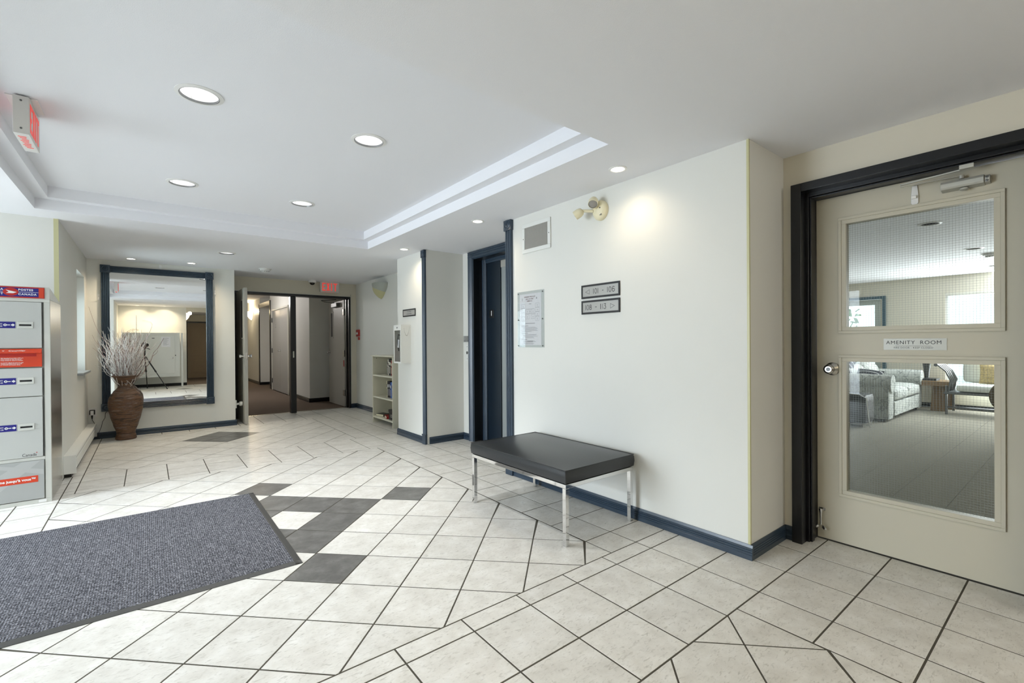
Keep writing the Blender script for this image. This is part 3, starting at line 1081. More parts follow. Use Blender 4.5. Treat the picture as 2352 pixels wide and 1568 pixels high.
def lamphead(c0, dr, r, L):
    c0, dr = Vector(c0), Vector(dr).normalized()
    hd = MB().lathe(c0, dr, [(r * .55, 0), (r * .8, L * .12), (r, L * .45), (r, L), (r * .92, L)], 24, cap=False).lathe(c0, dr, [(0, -.002), (r * .55, 0)], 24).build('lamp_head', 'cream', em, smooth=True)
    MB().lathe(c0 + dr * L * .93, dr, [(r * .93, 0), (r * .5, .006), (0, .008)], 24).build('lens', mat('head_lens', (150, 146, 140), .25), hd, smooth=True)


lamphead((XS - .06, 2.295, 2.262), (-.55, -.35, -.75), .036, .062)
lamphead((XS - .085, 2.385, 2.195), (-.45, .75, -.5), .034, .066)
MB().tube([(XS - .045, 2.29, 2.20), (XS - .062, 2.295, 2.24), (XS - .062, 2.296, 2.265)], .011, 10).tube([(XS - .04, 2.32, 2.185), (XS - .07, 2.36, 2.19), (XS - .085, 2.39, 2.195)], .011, 10).build('swivel_arm', 'cream', em, smooth=True)
MB().lathe((XS - .046, 2.25, 2.195), (-1, 0, 0), [(.006, 0), (.005, .003), (0, .003)], 10).build('test_button', 'gunmetal', em)
MB().box(XS - .043, XS - .038, 2.240, 2.262, 2.148, 2.152).box(XS - .043, XS - .038, 2.240, 2.258, 2.141, 2.145).build('indicator_slots', 'darkcan', em)

po = thing('floor_plan_notice', 'framed fire plan notice in clear acrylic holder beside lift corner post', 'notice', (XS, 3.09, 1.17))
MB().box(XS - .008, XS - .005, 2.913, 3.267, 1.176, 1.669).build('acrylic_cover', 'acrylic', po)
MB().box(XS - .003, XS, 2.913, 3.267, 1.176, 1.669).build('backing', mat('acrylic_back', (206, 212, 210), .3), po)
pap = MB().box(XS - .0045, XS - .003, 2.948, 3.237, 1.196, 1.646).build('paper', 'paper', po)
for y in (2.927, 3.253):
    for z_ in (1.19, 1.42, 1.652):
        MB().lathe((XS - .008, y, z_), (-1, 0, 0), [(.006, 0), (.005, .003), (0, .004)], 10).build('screw', 'gunmetal', po)
xq = XS - .0048
t_ = MB()
for k, s in enumerate(('BOUNDARY PARK PLACE', '6385 121ST STREET', 'SURREY, B.C.')):
    t_.text(s, .0165, (xq, 3.098, 1.618 - k * .0185), (0, -1, 0), Z, bold=.02, xs=.78)
t_.build('title_lettering', 'inkred', pap)
# the building plan: stepped room outlines
pl = MB()


def line(y0, z0, y1, z1, w_=.0016):
    a, e = Vector((xq, y0, z0)), Vector((xq, y1, z1))
    dv = (e - a)
    nn = dv.normalized().cross(X) * w_
    pl.add([a - nn / 2, a + nn / 2, e + nn / 2, e - nn / 2], [(0, 1, 2, 3)])


def room(yc, z0, z1, w_):
    y0, y1 = yc + w_ / 2, yc - w_ / 2
    line(y0, z0, y0, z1); line(y1, z0, y1, z1); line(y0, z1, y1, z1); line(y0, z0, y0 - w_ * .35, z0)
    line(y0 - w_ * .35, z0, yc, z0 + .008); line(yc, z0 + .008, y1 + w_ * .35, z0); line(y1 + w_ * .35, z0, y1, z0)
    line(yc - .004, (z0 + z1) / 2, yc + .004, (z0 + z1) / 2, .006)


for yc in (3.188, 2.996):
    for k in range(4):
        room(yc, 1.408 + k * .038, 1.444 + k * .038, .05)
for yc in (3.130, 3.055):
    room(yc, 1.425, 1.463, .045)
    room(yc, 1.474, 1.508, .045)
room(3.0925, 1.474, 1.508, .028)
line(3.15, 1.514, 3.035, 1.514)
line(3.163, 1.47, 3.02, 1.47)
line(3.11, 1.556, 3.077, 1.556, .005)
line(3.012, 1.602, 3.0, 1.602, .014)
line(3.20, 1.585, 3.20, 1.61, .006)
pl.build('plan_drawing', 'inkgrey', pap)['kind'] = 'stuff'
pl = MB()
zz = 1.386
line(3.16, zz, 3.03, zz, .005)
rl = random.Random(5)
zz -= .022
for blk in (6, 5, 5):
    line(3.215, zz, 3.215 - rl.uniform(.07, .11), zz, .0045)
    zz -= .012
    for k in range(blk):
        y0 = 3.205 - (.0 if k in (0, blk - 1) else .015)
        line(y0, zz, y0 - rl.uniform(.13, .20), zz, .0026)
        zz -= .0075
    zz -= .006
line(3.135, 1.228, 3.06, 1.228, .006)
pl.build('text_lines', 'inkgrey', pap)

STROKES = {'0': None, '1': [[(.5, 0), (.5, 1)]], '-': [[(.15, .5), (.85, .5)]]}


def arc_pts(cx_, cz_, rx, rz, a0, a1, n=14):
    return [(cx_ + rx * math.cos(math.radians(a0 + (a1 - a0) * k / n)), cz_ + rz * math.sin(math.radians(a0 + (a1 - a0) * k / n))) for k in range(n + 1)]


GL = {'0': (.62, [arc_pts(.31, .5, .27, .5, 0, 360, 20)]), '1': (.16, [[(.08, 0), (.08, 1)]]), '-': (.4, [[(.02, .48), (.38, .48)]]),
      '3': (.6, [[(.08, 1), (.52, 1), (.27, .58)] + arc_pts(.27, .29, .27, .29, 90, -150)]),
      '6': (.6, [[(.52, .88)] + arc_pts(.32, .74, .24, .26, 40, 180, 8) + arc_pts(.30, .29, .26, .29, 180, 540, 20)]),
      '8': (.62, [arc_pts(.31, .76, .22, .24, 0, 360, 16), arc_pts(.31, .27, .27, .27, 0, 360, 18)]),
      '<': (.8, [[(.72, .92), (.04, .45), (.72, -.02), (.72, .92)]]), '>': (.8, [[(.08, .92), (.76, .45), (.08, -.02), (.08, .92)]]), ' ': (.42, [])}


def glyph(mb, ch, ya, yb, z0, h, pen):
    """one engraved stroke letter between ya (left) and yb (right) on the sign wall"""
    st = GL[ch][1]
    xs_ = [p[0] for path in st for p in path]
    lo, hi = min(xs_), max(xs_)
    k = (ya - yb) / (hi - lo) if hi > lo else 0
    for path in st:
        for (x0, q0), (x1, q1) in zip(path, path[1:]):
            a, e = Vector((XS - .0064, ya - (x0 - lo) * k, z0 + q0 * h)), Vector((XS - .0064, ya - (x1 - lo) * k, z0 + q1 * h))
            dv = (e - a).normalized()
            nn = dv.cross(X) * pen / 2
            a, e = a - dv * pen * .3, e + dv * pen * .3
            mb.add([a - nn, a + nn, e + nn, e - nn], [(0, 1, 2, 3)])


UP_ = (('<', 2.434, 2.394, .0022), ('1', 2.354, 2.354, .0042), ('0', 2.3405, 2.3203, .0040), ('1', 2.308, 2.308, .0042), ('-', 2.2675, 2.256, .0042), ('1', 2.218, 2.218, .0042), ('0', 2.205, 2.183, .0040), ('6', 2.1735, 2.152, .0040))
LO_ = (('1', 2.4335, 2.4335, .0042), ('0', 2.4215, 2.4013, .0036), ('8', 2.393, 2.3735, .0040), ('-', 2.3365, 2.3225, .0042), ('1', 2.2825, 2.2825, .0060), ('1', 2.2643, 2.2643, .0036), ('3', 2.253, 2.233, .0040), ('>', 2.1914, 2.1536, .0024))
for z0, txt, lab in ((1.549, UP_, 'upper black framed sign pointing left to suites 101 - 106'), (1.430, LO_, 'lower black framed sign pointing right to suites 108 - 113')):
    sg = thing('suite_sign', lab, 'sign', (XS, 2.29, z0), 'suite direction signs')
    MB().frame('x', XS - .010, XS, 2.105, 2.475, z0, z0 + .103, .012, .014, .014).build('frame', 'blackp', sg, bevel=.002)
    pt = MB().box(XS - .006, XS, 2.117, 2.463, z0 + .014, z0 + .089).build('plate', 'plate', sg)
    t_ = MB()
    for ch, ya, yb, pen in txt:
        glyph(t_, ch, ya, yb, z0 + .033, .036, pen)
    t_.build('lettering', 'ink', pt)['kind'] = 'stuff'

# sign on the pillar
sg = thing('facility_sign', 'small black framed two-line sign on pillar above extinguisher cabinet', 'sign', (XP, 5.49, 1.56))
MB().frame('x', XP - .010, XP, 5.312, 5.671, 1.561, 1.656, .01, .015, .015).build('frame', 'blackp', sg, bevel=.002)
pt = MB().box(XP - .006, XP, 5.32, 5.663, 1.575, 1.642).build('plate', 'plate', sg)
MB().text('TO SAUNA', .026, (XP - .0064, 5.49, 1.623), (0, -1, 0), Z).text('& SHOWERS', .026, (XP - .0064, 5.49, 1.594), (0, -1, 0), Z).build('lettering', 'ink', pt)

# extinguisher cabinet on pillar
ec = thing('extinguisher_cabinet', 'white fire extinguisher cabinet with glazed front and hanging chain on pillar', 'cabinet', (2.545, 5.565, .955))
x0, x1, y0, y1, z0, z1 = 2.482, XP, 5.455, 5.675, .965, 1.452
b = MB()
b.box(x0, x1, y0, y0 + .006, z0, z1).box(x0, x1, y1 - .006, y1, z0, z1).box(x0, x1, y0 + .006, y1 - .006, z1 - .006, z1).box(x0, x1, y0 + .006, y1 - .006, z0, z0 + .006).box(x1 - .005, x1, y0 + .006, y1 - .006, z0 + .006, z1 - .006)
b.build('body', 'white_metal', ec)
dd = MB().frame('x', x0 - .008, x0, y0, y1, z0, z1, .022, .07, .02).build('door', 'white_metal', ec, bevel=.002)
MB().box(x0 - .005, x0 - .003, y0 + .022, y1 - .022, z0 + .02, z1 - .07).build('glass', 'acrylic', dd)
MB().lathe((x0 - .008, 5.565, z1 - .035), (-1, 0, 0), [(.010, 0), (.010, .004), (.004, .006), (0, .006)], 14).build('latch', 'gunmetal', dd)
ch = MB()
for k in range(22):
    t = k / 21
    zc_ = 1.425 - .10 * (1 - (2 * t - 1) ** 2) - (1 - t) * .02
    ch.lathe((2.515 + .075 * t, y0 - .003, zc_), (0, 1, 0), [(0, -.003), (.0032, 0), (0, .003)], 6)
ch.build('chain', 'nickel', ec, smooth=True)
fe = thing('fire_extinguisher', 'white and red fire extinguisher standing inside the pillar cabinet', 'fire extinguisher', (2.555, 5.545, .972))
MB().lathe((2.555, 5.545, .972), (0, 0, 1), [(.044, 0), (.046, .01), (.046, .24), (.03, .285), (.016, .295), (.016, .31)], 20).build('cylinder', 'white', fe, smooth=True)
MB().lathe((2.555, 5.545, 1.05), (0, 0, 1), [(.0468, 0), (.0468, .075)], 20, cap=False).build('red_band', 'red', fe, smooth=True)
MB().lathe((2.555, 5.545, .975), (0, 0, 1), [(.0468, 0), (.0468, .02)], 20, cap=False).build('red_band', 'red', fe, smooth=True)
MB().cyl((2.555, 5.545, 1.282), (2.555, 5.545, 1.325), .013).obox((2.50, 5.54, 1.322), (.10, 0, .03), (0, .012, 0), (0, 0, .008)).build('valve_handle', 'darkcan', fe)
MB().tube([(2.55, 5.555, 1.31), (2.50, 5.59, 1.33), (2.50, 5.61, 1.25), (2.51, 5.60, 1.12)], .008, 8).build('hose', 'darkcan', fe, smooth=True)
MB().obox((2.498, 5.57, 1.16), (0, .05, .01), (.002, 0, 0), (0, -.015, .1)).build('inspection_tag', 'paper', fe)

# wall sconces and alarm on the side wall


def sconce(x, y, z0, h, wd, dp, mshade, label, facing=-1):
    t = thing('wall_sconce', label, 'wall light', (x, y, z0))

    def shell(sc_, zoff):
        b_ = MB()
        vs, fs = [], []
        n, m_ = 14, 8
        for i in range(m_ + 1):
            s = i / m_
            rr = math.sin(PI / 2 * s) ** .75
            for k in range(n + 1):
                a = PI * k / n
                vs.append((x + facing * dp * rr * sc_ * math.sin(a) - .0, y + wd / 2 * rr * sc_ * math.cos(a), z0 + zoff + h * s * (1 + .06 * math.sin(a))))
        for i in range(m_):
            for k in range(n):
                fs.append((i * (n + 1) + k, i * (n + 1) + k + 1, (i + 1) * (n + 1) + k + 1, (i + 1) * (n + 1) + k))
        b_.add(vs, fs)
        return b_
    shell(1, .02).build('shade', mshade, t, smooth=True)
    sh = shell(.88, -.004)
    sh.v = [(vx, vy + .03, z0 + (vz - z0) * .9 - .012) for vx, vy, vz in sh.v if True]
    sh.build('lower_shade', 'guard' if mshade == 'sconce' else mshade, t, smooth=True)
    return t


sconce(XW, 7.57, 1.985, .22, .50, .15, 'sconce', 'unlit grey quarter-bowl wall sconce above bookcase')
sc2 = sconce(2.62, 17.1, 2.02, .22, .5, .15, 'sconce_lit', 'glowing wall sconce in hall seen through open left door')
lamp('POINT', 'sconce_lamp', (2.48, 17.1, 2.28), 40, (1, .80, .52), sc2, size=.06)
lamp('POINT', 'hall_fill', (1.4, 12.5, 2.3), 40, (1, .95, .92), None, size=.15)  # fill lamp without a fixture, added to brighten the hall
al = thing('fire_alarm_pull', 'red fire alarm pull station on wall beside double doors', 'fire alarm', (XW, 8.70, 1.35))
MB().box(XW - .03, XW, 8.632, 8.765, 1.352, 1.48).build('housing', 'red', al, bevel=.004)
MB().box(XW - .036, XW - .03, 8.655, 8.742, 1.39, 1.43).build('pull_bar', 'white', al, bevel=.002)
al2 = thing('alarm_key_switch', 'small dark red key switch plate under fire alarm pull', 'switch', (XW, 8.675, 1.285))
MB().box(XW - .012, XW, 8.634, 8.72, 1.287, 1.338).build('plate', 'post_deep', al2, bevel=.002)
MB().lathe((XW - .012, 8.677, 1.312), (-1, 0, 0), [(.012, 0), (.012, .006), (0, .006)], 14).build('key_switch', 'nickel', al2)

# ------------------------------------------------------------------ bookcase and what is on it
bx0, bx1, by0, by1 = 2.715, 3.085, 6.275, 7.035
bc = thing('bookcase', 'cream three-shelf bookcase against side wall behind the pillar', 'bookcase', (2.9, 6.65, 0))
for y in (by0, by1 - .018):
    MB().box(bx0, bx1, y, y + .018, 0, 1.02).build('side_panel', 'shelf', bc, bevel=.001)
MB().box(bx0 - .02, bx1, by0 - .02, by1 + .02, 1.02, 1.04).build('top', 'shelf', bc, bevel=.003)
MB().box(bx1 - .006, bx1, by0 + .018, by1 - .018, .08, 1.02).build('back_panel', 'shelf', bc)
SHZ = (.10, .408, .74)
for z_ in SHZ:
    MB().box(bx0 + .004, bx1 - .006, by0 + .018, by1 - .018, z_ - .022, z_).build('shelf', 'shelf', bc, bevel=.001)
MB().lathe((bx0 + .06, by1 - .018, .99), (0, -1, 0), [(.006, 0), (.005, .003), (0, .003)], 10).build('screw', 'darkcan', bc)


def book(x, y, z_, th, dp, h, lean, cov, label, page=(232, 228, 214), band=None):
    """upright book, spine to -X, thickness along Y, leaning about its foot"""
    t = thing('book', label, 'book', (x, y, z_), 'books in the cream bookcase')
    s, c_ = math.sin(lean), math.cos(lean)
    ay, az = Vector((0, c_, -s)), Vector((0, s, c_))
    o = Vector((x, y, z_ + max(0, th * s)))
    mc = mat('book_cover', cov, .5)
    cv = MB().obox(o, X * dp, ay * .003, az * h).obox(o + ay * (th - .003), X * dp, ay * .003, az * h).obox(o + ay * .003, X * .003, ay * (th - .006), az * h)
    cv.build('cover', mc, t)
    MB().obox(o + X * .004 + ay * .003 + az * .004, X * (dp - .008), ay * (th - .006), az * (h - .008)).build('pages', mat('book_pages', page, .8), t)
    if band:
        MB().obox(o - X * .0008 + ay * .003 + az * h * .62, X * .001, ay * (th - .006), az * h * .18).obox(o - X * .0008 + ay * th * .3 + az * h * .12, X * .001, ay * th * .35, az * h * .4).build('spine_print', mat('book_print', band, .6), t)
    return t


names1 = [((34, 34, 36), 'thin black paperback at far end of top shelf', (200, 200, 196), .022, .215), ((226, 222, 208), 'cream hardback second from far end of top shelf', (90, 60, 50), .030, .235), ((26, 26, 28), 'thick black book with pale spine print on top shelf', (226, 224, 214), .052, .25),
          ((58, 50, 48), 'dark brown book beside thick black one on top shelf', (198, 190, 170), .04, .24), ((176, 60, 44), 'slim red-spined book on top shelf', (230, 220, 200), .02, .225), ((120, 160, 158), 'teal paperback on top shelf', (40, 60, 70), .032, .242), ((150, 158, 160), 'grey-blue book near front end of top shelf', (60, 60, 66), .03, .25), ((40, 46, 52), 'charcoal book nearest the pillar on top shelf', (200, 200, 200), .036, .248), ((80, 120, 124), 'green-blue book hidden nearest side panel on top shelf', (230, 230, 220), .03, .245)]
y = 6.68
for cov, lab, band, th, h in names1:
    y -= th + .002
    book(bx0 + .09, y, SHZ[2], th, .16, h, 0.0, cov, lab, band=band)
names2 = [((232, 226, 190), 'slim cream book leaning at far end of middle shelf', (40, 40, 40), .02, .25), ((36, 36, 40), 'black patterned book leaning on middle shelf', (190, 190, 190), .045, .245), ((28, 30, 36), 'wide black book on middle shelf', (170, 170, 176), .05, .25), ((48, 78, 150), 'bright blue book on middle shelf', (190, 200, 220), .04, .232), ((96, 132, 190), 'light blue paperback on middle shelf', (30, 40, 80), .03, .238), ((34, 48, 96), 'navy book on middle shelf', (210, 210, 170), .036, .226), ((206, 206, 140), 'pale yellow book on middle shelf near pillar', (70, 60, 50), .03, .2)]
y = 6.675
for k, (cov, lab, band, th, h) in enumerate(names2):
    y -= th + .004
    book(bx0 + .08, y, SHZ[1], th, .16, h, .05 if k < 3 else .03, cov, lab, band=band)


def flatbook(x, y, z_, L, W, th, ang, cov, label):
    t = thing('book', label, 'book', (x, y, z_), 'books in the cream bookcase')
    a = Vector((math.cos(ang), math.sin(ang), 0))
    p_ = Vector((-a.y, a.x, 0))
    o = Vector((x, y, z_)) - a * L / 2 - p_ * W / 2
    MB().obox(o, a * L, p_ * W, Z * .003).obox(o + Z * (th - .003), a * L, p_ * W, Z * .003).obox(o + Z * .003, a * L, p_ * .003, Z * (th - .006)).build('cover', mat('book_cover', cov, .5), t)
    MB().obox(o + a * .004 + p_ * .004 + Z * .003, a * (L - .008), p_ * (W - .008), Z * (th - .006)).build('pages', mat('book_pages', (226, 220, 196), .8), t)


flatbook(2.83, 6.90, SHZ[0], .13, .20, .034, .2, (60, 62, 56), 'dark paperback lying flat at far end of bottom shelf')
flatbook(2.83, 6.64, SHZ[0], .14, .21, .036, -.25, (150, 36, 34), 'red paperback lying flat on bottom shelf beside black box')
bb = thing('storage_box', 'black lidded box with metal label holder on bottom shelf', 'box', (2.86, 6.40, SHZ[0]))
MB().box(2.75, 3.0, 6.305, 6.50, SHZ[0] + .001, SHZ[0] + .115).build('body', 'blackp', bb, bevel=.003)
MB().box(2.745, 3.005, 6.30, 6.505, SHZ[0] + .115, SHZ[0] + .15).build('lid', 'blackp', bb, bevel=.003)
MB().frame('x', 2.747, 2.75, 6.38, 6.43, SHZ[0] + .045, SHZ[0] + .078, .006).build('label_holder', 'chrome', bb)

# ------------------------------------------------------------------ double doors
fr = MB()
cas = [(0, 0), (.03, 0), (.034, .012), (.026, .02), (.034, .03), (.026, .04), (0, .045)]
fr.box(1.09, 1.135, YB - .02, 9.0, 0, 2.10).box(2.955, 2.99, YB - .02, 9.0, 0, 2.10).box(1.135, 2.955, YB - .02, 9.0, 2.06, 2.10)
fr.box(1.135, 1.15, 8.90, 8.96, 0, 2.06).box(2.935, 2.955, 8.90, 8.96, 0, 2.06)
door1 = struct(fr.build('door_1', 'black', bevel=.004), 'black frame of the double doors to the hall')
MB().box(1.955, 2.045, 8.86, 8.98, 0, 2.06).build('mullion', 'black', door1, bevel=.004)
MB().box(1.99, 2.01, 8.855, 8.86, .98, 1.09).build('strike_plate', 'nickel', door1)
MB().box(1.135, 2.955, 8.93, 9.0, -.003, .004).build('threshold', 'nickel', door1)
struct(MB().box(2.99, 3.005, YB - .012, YB, .082, 2.14).box(1.10, 3.005, YB - .012, YB, 2.10, 2.115).build('trim_6', 'offwhite'), 'pale trim strip round the double doors')


def knob(mb, o, dr, r=.027, L=.062):
    mb.lathe(o, dr, [(r * 1.25, 0), (r * 1.25, .006), (r * .45, .010), (r * .4, L * .45), (r * .75, L * .55), (r, L * .75), (r * .95, L * .95), (r * .6, L), (0, L)], 24)


ll = thing('door_leaf', 'open left leaf of double doors seen edge on', 'door', (1.15, 8.45, .01))
MB().box(1.13, 1.175, 8.02, 8.905, .012, 2.075).build('panel', 'doorgrey', ll, bevel=.002)
b = MB()
b.frame('x', 1.122, 1.13, 8.11, 8.30, 1.30, 1.91, .02).frame('x', 1.175, 1.183, 8.11, 8.30, 1.30, 1.91, .02)
b.build('vision_frame', 'doorgrey', ll)
MB().box(1.1245, 1.1285, 8.13, 8.28, 1.32, 1.89).build('vision_glass', 'slot', ll)
b = MB()
knob(b, (1.13, 8.085, 1.04), (-1, 0, 0))
b.build('knob', 'chrome', ll, smooth=True)
b = MB()
knob(b, (1.175, 8.085, 1.04), (1, 0, 0))
b.build('knob', 'chrome', ll, smooth=True)
MB().box(1.14, 1.165, 8.0185, 8.02, .99, 1.09).build('latch_plate', 'nickel', ll)
hold = thing('door_holder', 'white magnetic door holder low on corner behind open left leaf', 'door holder', (1.06, 8.2, .30))
MB().box(XM, XM + .02, 8.17, 8.25, .25, .37).build('wall_plate', 'white_metal', hold, bevel=.003)
MB().cyl((XM + .02, 8.21, .31), (1.075, 8.21, .31), .016).lathe((1.075, 8.21, .31), (1, 0, 0), [(.016, 0), (.034, .01), (.034, .046), (0, .046)], 20).build('magnet', 'white_metal', hold, smooth=True)
rl_ = thing('door_leaf', 'open grey right leaf of double doors with narrow vision slot', 'door', (2.95, 9.6, .01))
MB().box(2.93, 2.975, 9.005, 9.97, .012, 2.055).build('panel', 'doorgrey', rl_, bevel=.002)
MB().frame('x', 2.922, 2.93, 9.66, 9.82, 1.33, 1.87, .03).build('vision_frame', 'doorgrey', rl_)
MB().box(2.924, 2.928, 9.69, 9.79, 1.36, 1.84).build('vision_glass', 'slot', rl_)
b = MB()
knob(b, (2.93, 9.90, 1.04), (-1, 0, 0))
b.build('knob', 'chrome', rl_, smooth=True)
for z_ in (.28, 1.03, 1.82):
    MB().box(2.912, 2.936, 8.985, 9.05, z_ - .06, z_ + .06).build('hinge', 'nickel', rl_, bevel=.002)
MB().box(2.922, 2.93, 9.02, 9.05, .78, .90).build('fire_label', 'red', rl_)
cl = MB().box(2.86, 2.93, 9.25, 9.58, 1.94, 2.02).build('closer_body', 'gunmetal', rl_, bevel=.006)
MB().tube([(2.89, 9.45, 2.03), (2.70, 9.50, 2.045), (2.60, 9.30, 2.05), (2.80, 9.06, 2.058)], .008, 6).build('closer_arm', 'gunmetal', cl)
# closet doors and recess in the hall
cl = thing('closet_doors', 'pair of grey closet doors in hall seen through left opening', 'closet', (2.6, 13.0, 0))
MB().frame('x', 2.585, 2.62, 11.98, 13.87, 0, 2.15, .05, .045, .0).build('frame', 'offwhite', cl)
M['closet'] = mat('closet_grey', (160, 160, 156), .3)
for y0, y1 in ((12.03, 12.9), (12.905, 13.82)):
    dl = MB().box(2.598, 2.62, y0, y1, .01, 2.10).build('door', 'closet', cl, bevel=.002)
    if y0 < 12.5:
        b = MB()
        knob(b, (2.598, 12.86, 1.05), (-1, 0, 0), .03, .06)
        b.build('knob', 'chrome', dl, smooth=True)
    else:
        for z_ in (.25, 1.05, 1.86):
            MB().box(2.58, 2.598, 13.80, 13.85, z_ - .06, z_ + .06).build('hinge', 'gunmetal', dl)
        MB().text('ELEC', .05, (2.597, 13.4, 1.72), (0, -1, 0), Z, bold=.02).text('ROOM', .05, (2.597, 13.4, 1.66), (0, -1, 0), Z, bold=.02).build('lettering', 'inkgrey', dl)
struct(MB().box(2.60, 2.62, 14.1, 14.2, 0, 2.42).build('trim_7', 'black'), 'black corner post of hall recess')
struct(MB().box(2.60, 2.62, 15.7, 15.80, 0, 2.42).build('trim_8', 'black'), 'far black corner post of hall recess')
struct(MB().box(2.60, 2.64, 14.15, 15.75, 2.30, 2.42).build('trim_9', 'nickel'), 'pale header over hall recess')

# ------------------------------------------------------------------ mirror, vase, cord, outlet, heater, window
mir = thing('wall_mirror', 'large wall mirror in navy reeded frame with rosette corners', 'mirror', (.138, YM, .36))
fx0, fx1, fz0, fz1, fw = -.478, .749, .359, 2.266, .088
MB().box(fx0 + .05, fx1 - .05, YM - .016, YM - .004, fz0 + .05, fz1 - .05).build('glass', 'mirror', mir)
MB().box(fx0 + .02, fx1 - .02, YM - .004, YM, fz0 + .02, fz1 - .02).build('backing', 'blackp', mir)
for lab, p0, p1, a in (('rail', (fx0 + fw, YM - .016, fz1), (fx1 - fw, YM - .016, fz1), (0, 0, -1)), ('rail', (fx0 + fw, YM - .016, fz0 + fw), (fx1 - fw, YM - .016, fz0 + fw), (0, 0, -1)),
                       ('stile', (fx0, YM - .016, fz0 + fw), (fx0, YM - .016, fz1 - fw), (1, 0, 0)), ('stile', (fx1 - fw, YM - .016, fz0 + fw), (fx1 - fw, YM - .016, fz1 - fw), (1, 0, 0))):
    MB().sweep(reed(fw, .024, 5), p0, p1, a, (0, -1, 0)).build(lab, 'navy', mir)
for x in (fx0 - .006, fx1 - fw - .006):
    for z_ in (fz0 - .006, fz1 - fw - .006):
        b = MB()
        rosette(b, (x, YM - .012, z_), (0, -1, 0), (1, 0, 0), (0, 0, 1), fw + .012, .034)
        b.build('rosette_block', 'navy', mir)
for x, z_, lab in ((-.50, 1.85, 'clear plastic hook left of mirror frame'), (.771, 1.98, 'clear plastic hook right of mirror frame'), (.138, 2.29, 'clear plastic hook above mirror frame')):
    hk = thing('adhesive_hook', lab, 'hook', (x, YM, z_ - .05), 'adhesive hooks round mirror')
    MB().box(x - .014, x + .014, YM - .004, YM, z_ - .04, z_ + .04).build('plate', 'white', hk, bevel=.002)
    MB().tube([(x, YM - .004, z_ - .01), (x, YM - .02, z_ - .03), (x, YM - .028, z_ - .015)], .004, 6).build('hook', 'white', hk, smooth=True)

VX, VY = -.234, 7.90
va = thing('floor_vase', 'tall brown woven rattan floor vase of bare twigs before mirror', 'vase', (VX, VY, 0))
key = [(0, .103), (.012, .108), (.05, .103), (.075, .094), (.10, .098), (.2, .128), (.3, .155), (.40, .174), (.47, .178), (.53, .172), (.585, .147), (.63, .108), (.66, .084), (.69, .075), (.72, .077), (.76, .096), (.79, .118), (.818, .138)]


def rad(z_):
    for (za, ra), (zb, rb) in zip(key, key[1:]):
        if za <= z_ <= zb:
            t = (z_ - za) / (zb - za)
            t = t * t * (3 - 2 * t) * .5 + t * .5
            return ra + (rb - ra) * t
    return key[-1][1]


prof = []
N = 220
for k in range(N + 1):
    z_ = .818 * k / N
    prof.append((rad(z_) + .0022 * abs(math.sin(z_ * PI / .0125)) - .001, z_))
prof += [(.136, .823), (.128, .821), (.10, .775), (.072, .72), (.066, .69), (.0, .60)]
MB().lathe((VX, VY, 0), (0, 0, 1), [(0, 0.001)] + prof, 48).build('body', 'rattan', va, smooth=True)
MB().lathe((VX, VY, 0), (0, 0, 1), [(.126, .816), (.141, .816), (.143, .824), (.134, .829), (.126, .824), (.126, .816)], 48, cap=False).build('rim', mat('vase_rim', (84, 62, 48), .5), va, smooth=True)


def twig(rng, spread, length, curl, start=.55):
    a = rng.uniform(0, 2 * PI)
    r0 = rng.uniform(0, .045)
    p = Vector((VX + r0 * math.cos(a), VY + r0 * math.sin(a), start))
    path = [p.copy()]
    out = Vector((math.cos(a), math.sin(a), 0))
    dv = Vector((0, 0, 1)) + out * .12
    n = 12
    for i in range(n):
        s = i / n
        tgt = Vector((0, 0, 1)) + out * spread * min(1, s * 2.2)
        dv = (dv * .5 + tgt.normalized() * .5 + Vector((rng.gauss(0, curl), rng.gauss(0, curl), rng.gauss(0, curl * .4)))).normalized()
        p = p + dv * (length / n)
        rr = math.hypot(p.x - VX, p.y - VY)
        if p.z < .70 and rr > .055:
            f = .055 / rr
            p.x, p.y = VX + (p.x - VX) * f, VY + (p.y - VY) * f
        if p.y > YM - .06:
            p.y = YM - .06
        path.append(p.copy())
    return path


rng = random.Random(21)
wt, bt = MB(), MB()
for k in range(250):
    path = twig(rng, rng.uniform(.02, .46), rng.uniform(.52, .93), rng.uniform(.12, .40))
    tgt = wt if k % 6 else bt
    tgt.tube(path, rng.uniform(.0022, .0036), 5, .0012)
    j = rng.randint(5, 9)
    side = [path[j]]
    dv = (path[j] - path[j - 1]).normalized()
    for i in range(5):
        dv = (dv + Vector((rng.gauss(0, .45), rng.gauss(0, .35), rng.gauss(.05, .25)))).normalized()
        nx = side[-1] + dv * .035
        nx.y = min(nx.y, YM - .06)
        side.append(nx)
    tgt.tube(side, .0018, 4, .0008)
    if k % 3 == 0:
        e_ = side[-1]
        wt.lathe(e_ - Z * .004, Z, [(0, 0), (.004, .004), (0, .008)], 6)
for k in range(7):
    path = twig(rng, rng.uniform(.1, .4), .5, .04)
    bt.tube(path, .006, 6, .004)
tag(wt.build('twigs', 'twig', smooth=True), 'mass of curly white dried twigs standing in rattan vase', 'twigs', kind='stuff')
tag(bt.build('brown_twigs', 'twig_br', smooth=True), 'reddish brown dried sticks among white twigs in vase', 'twigs', kind='stuff')
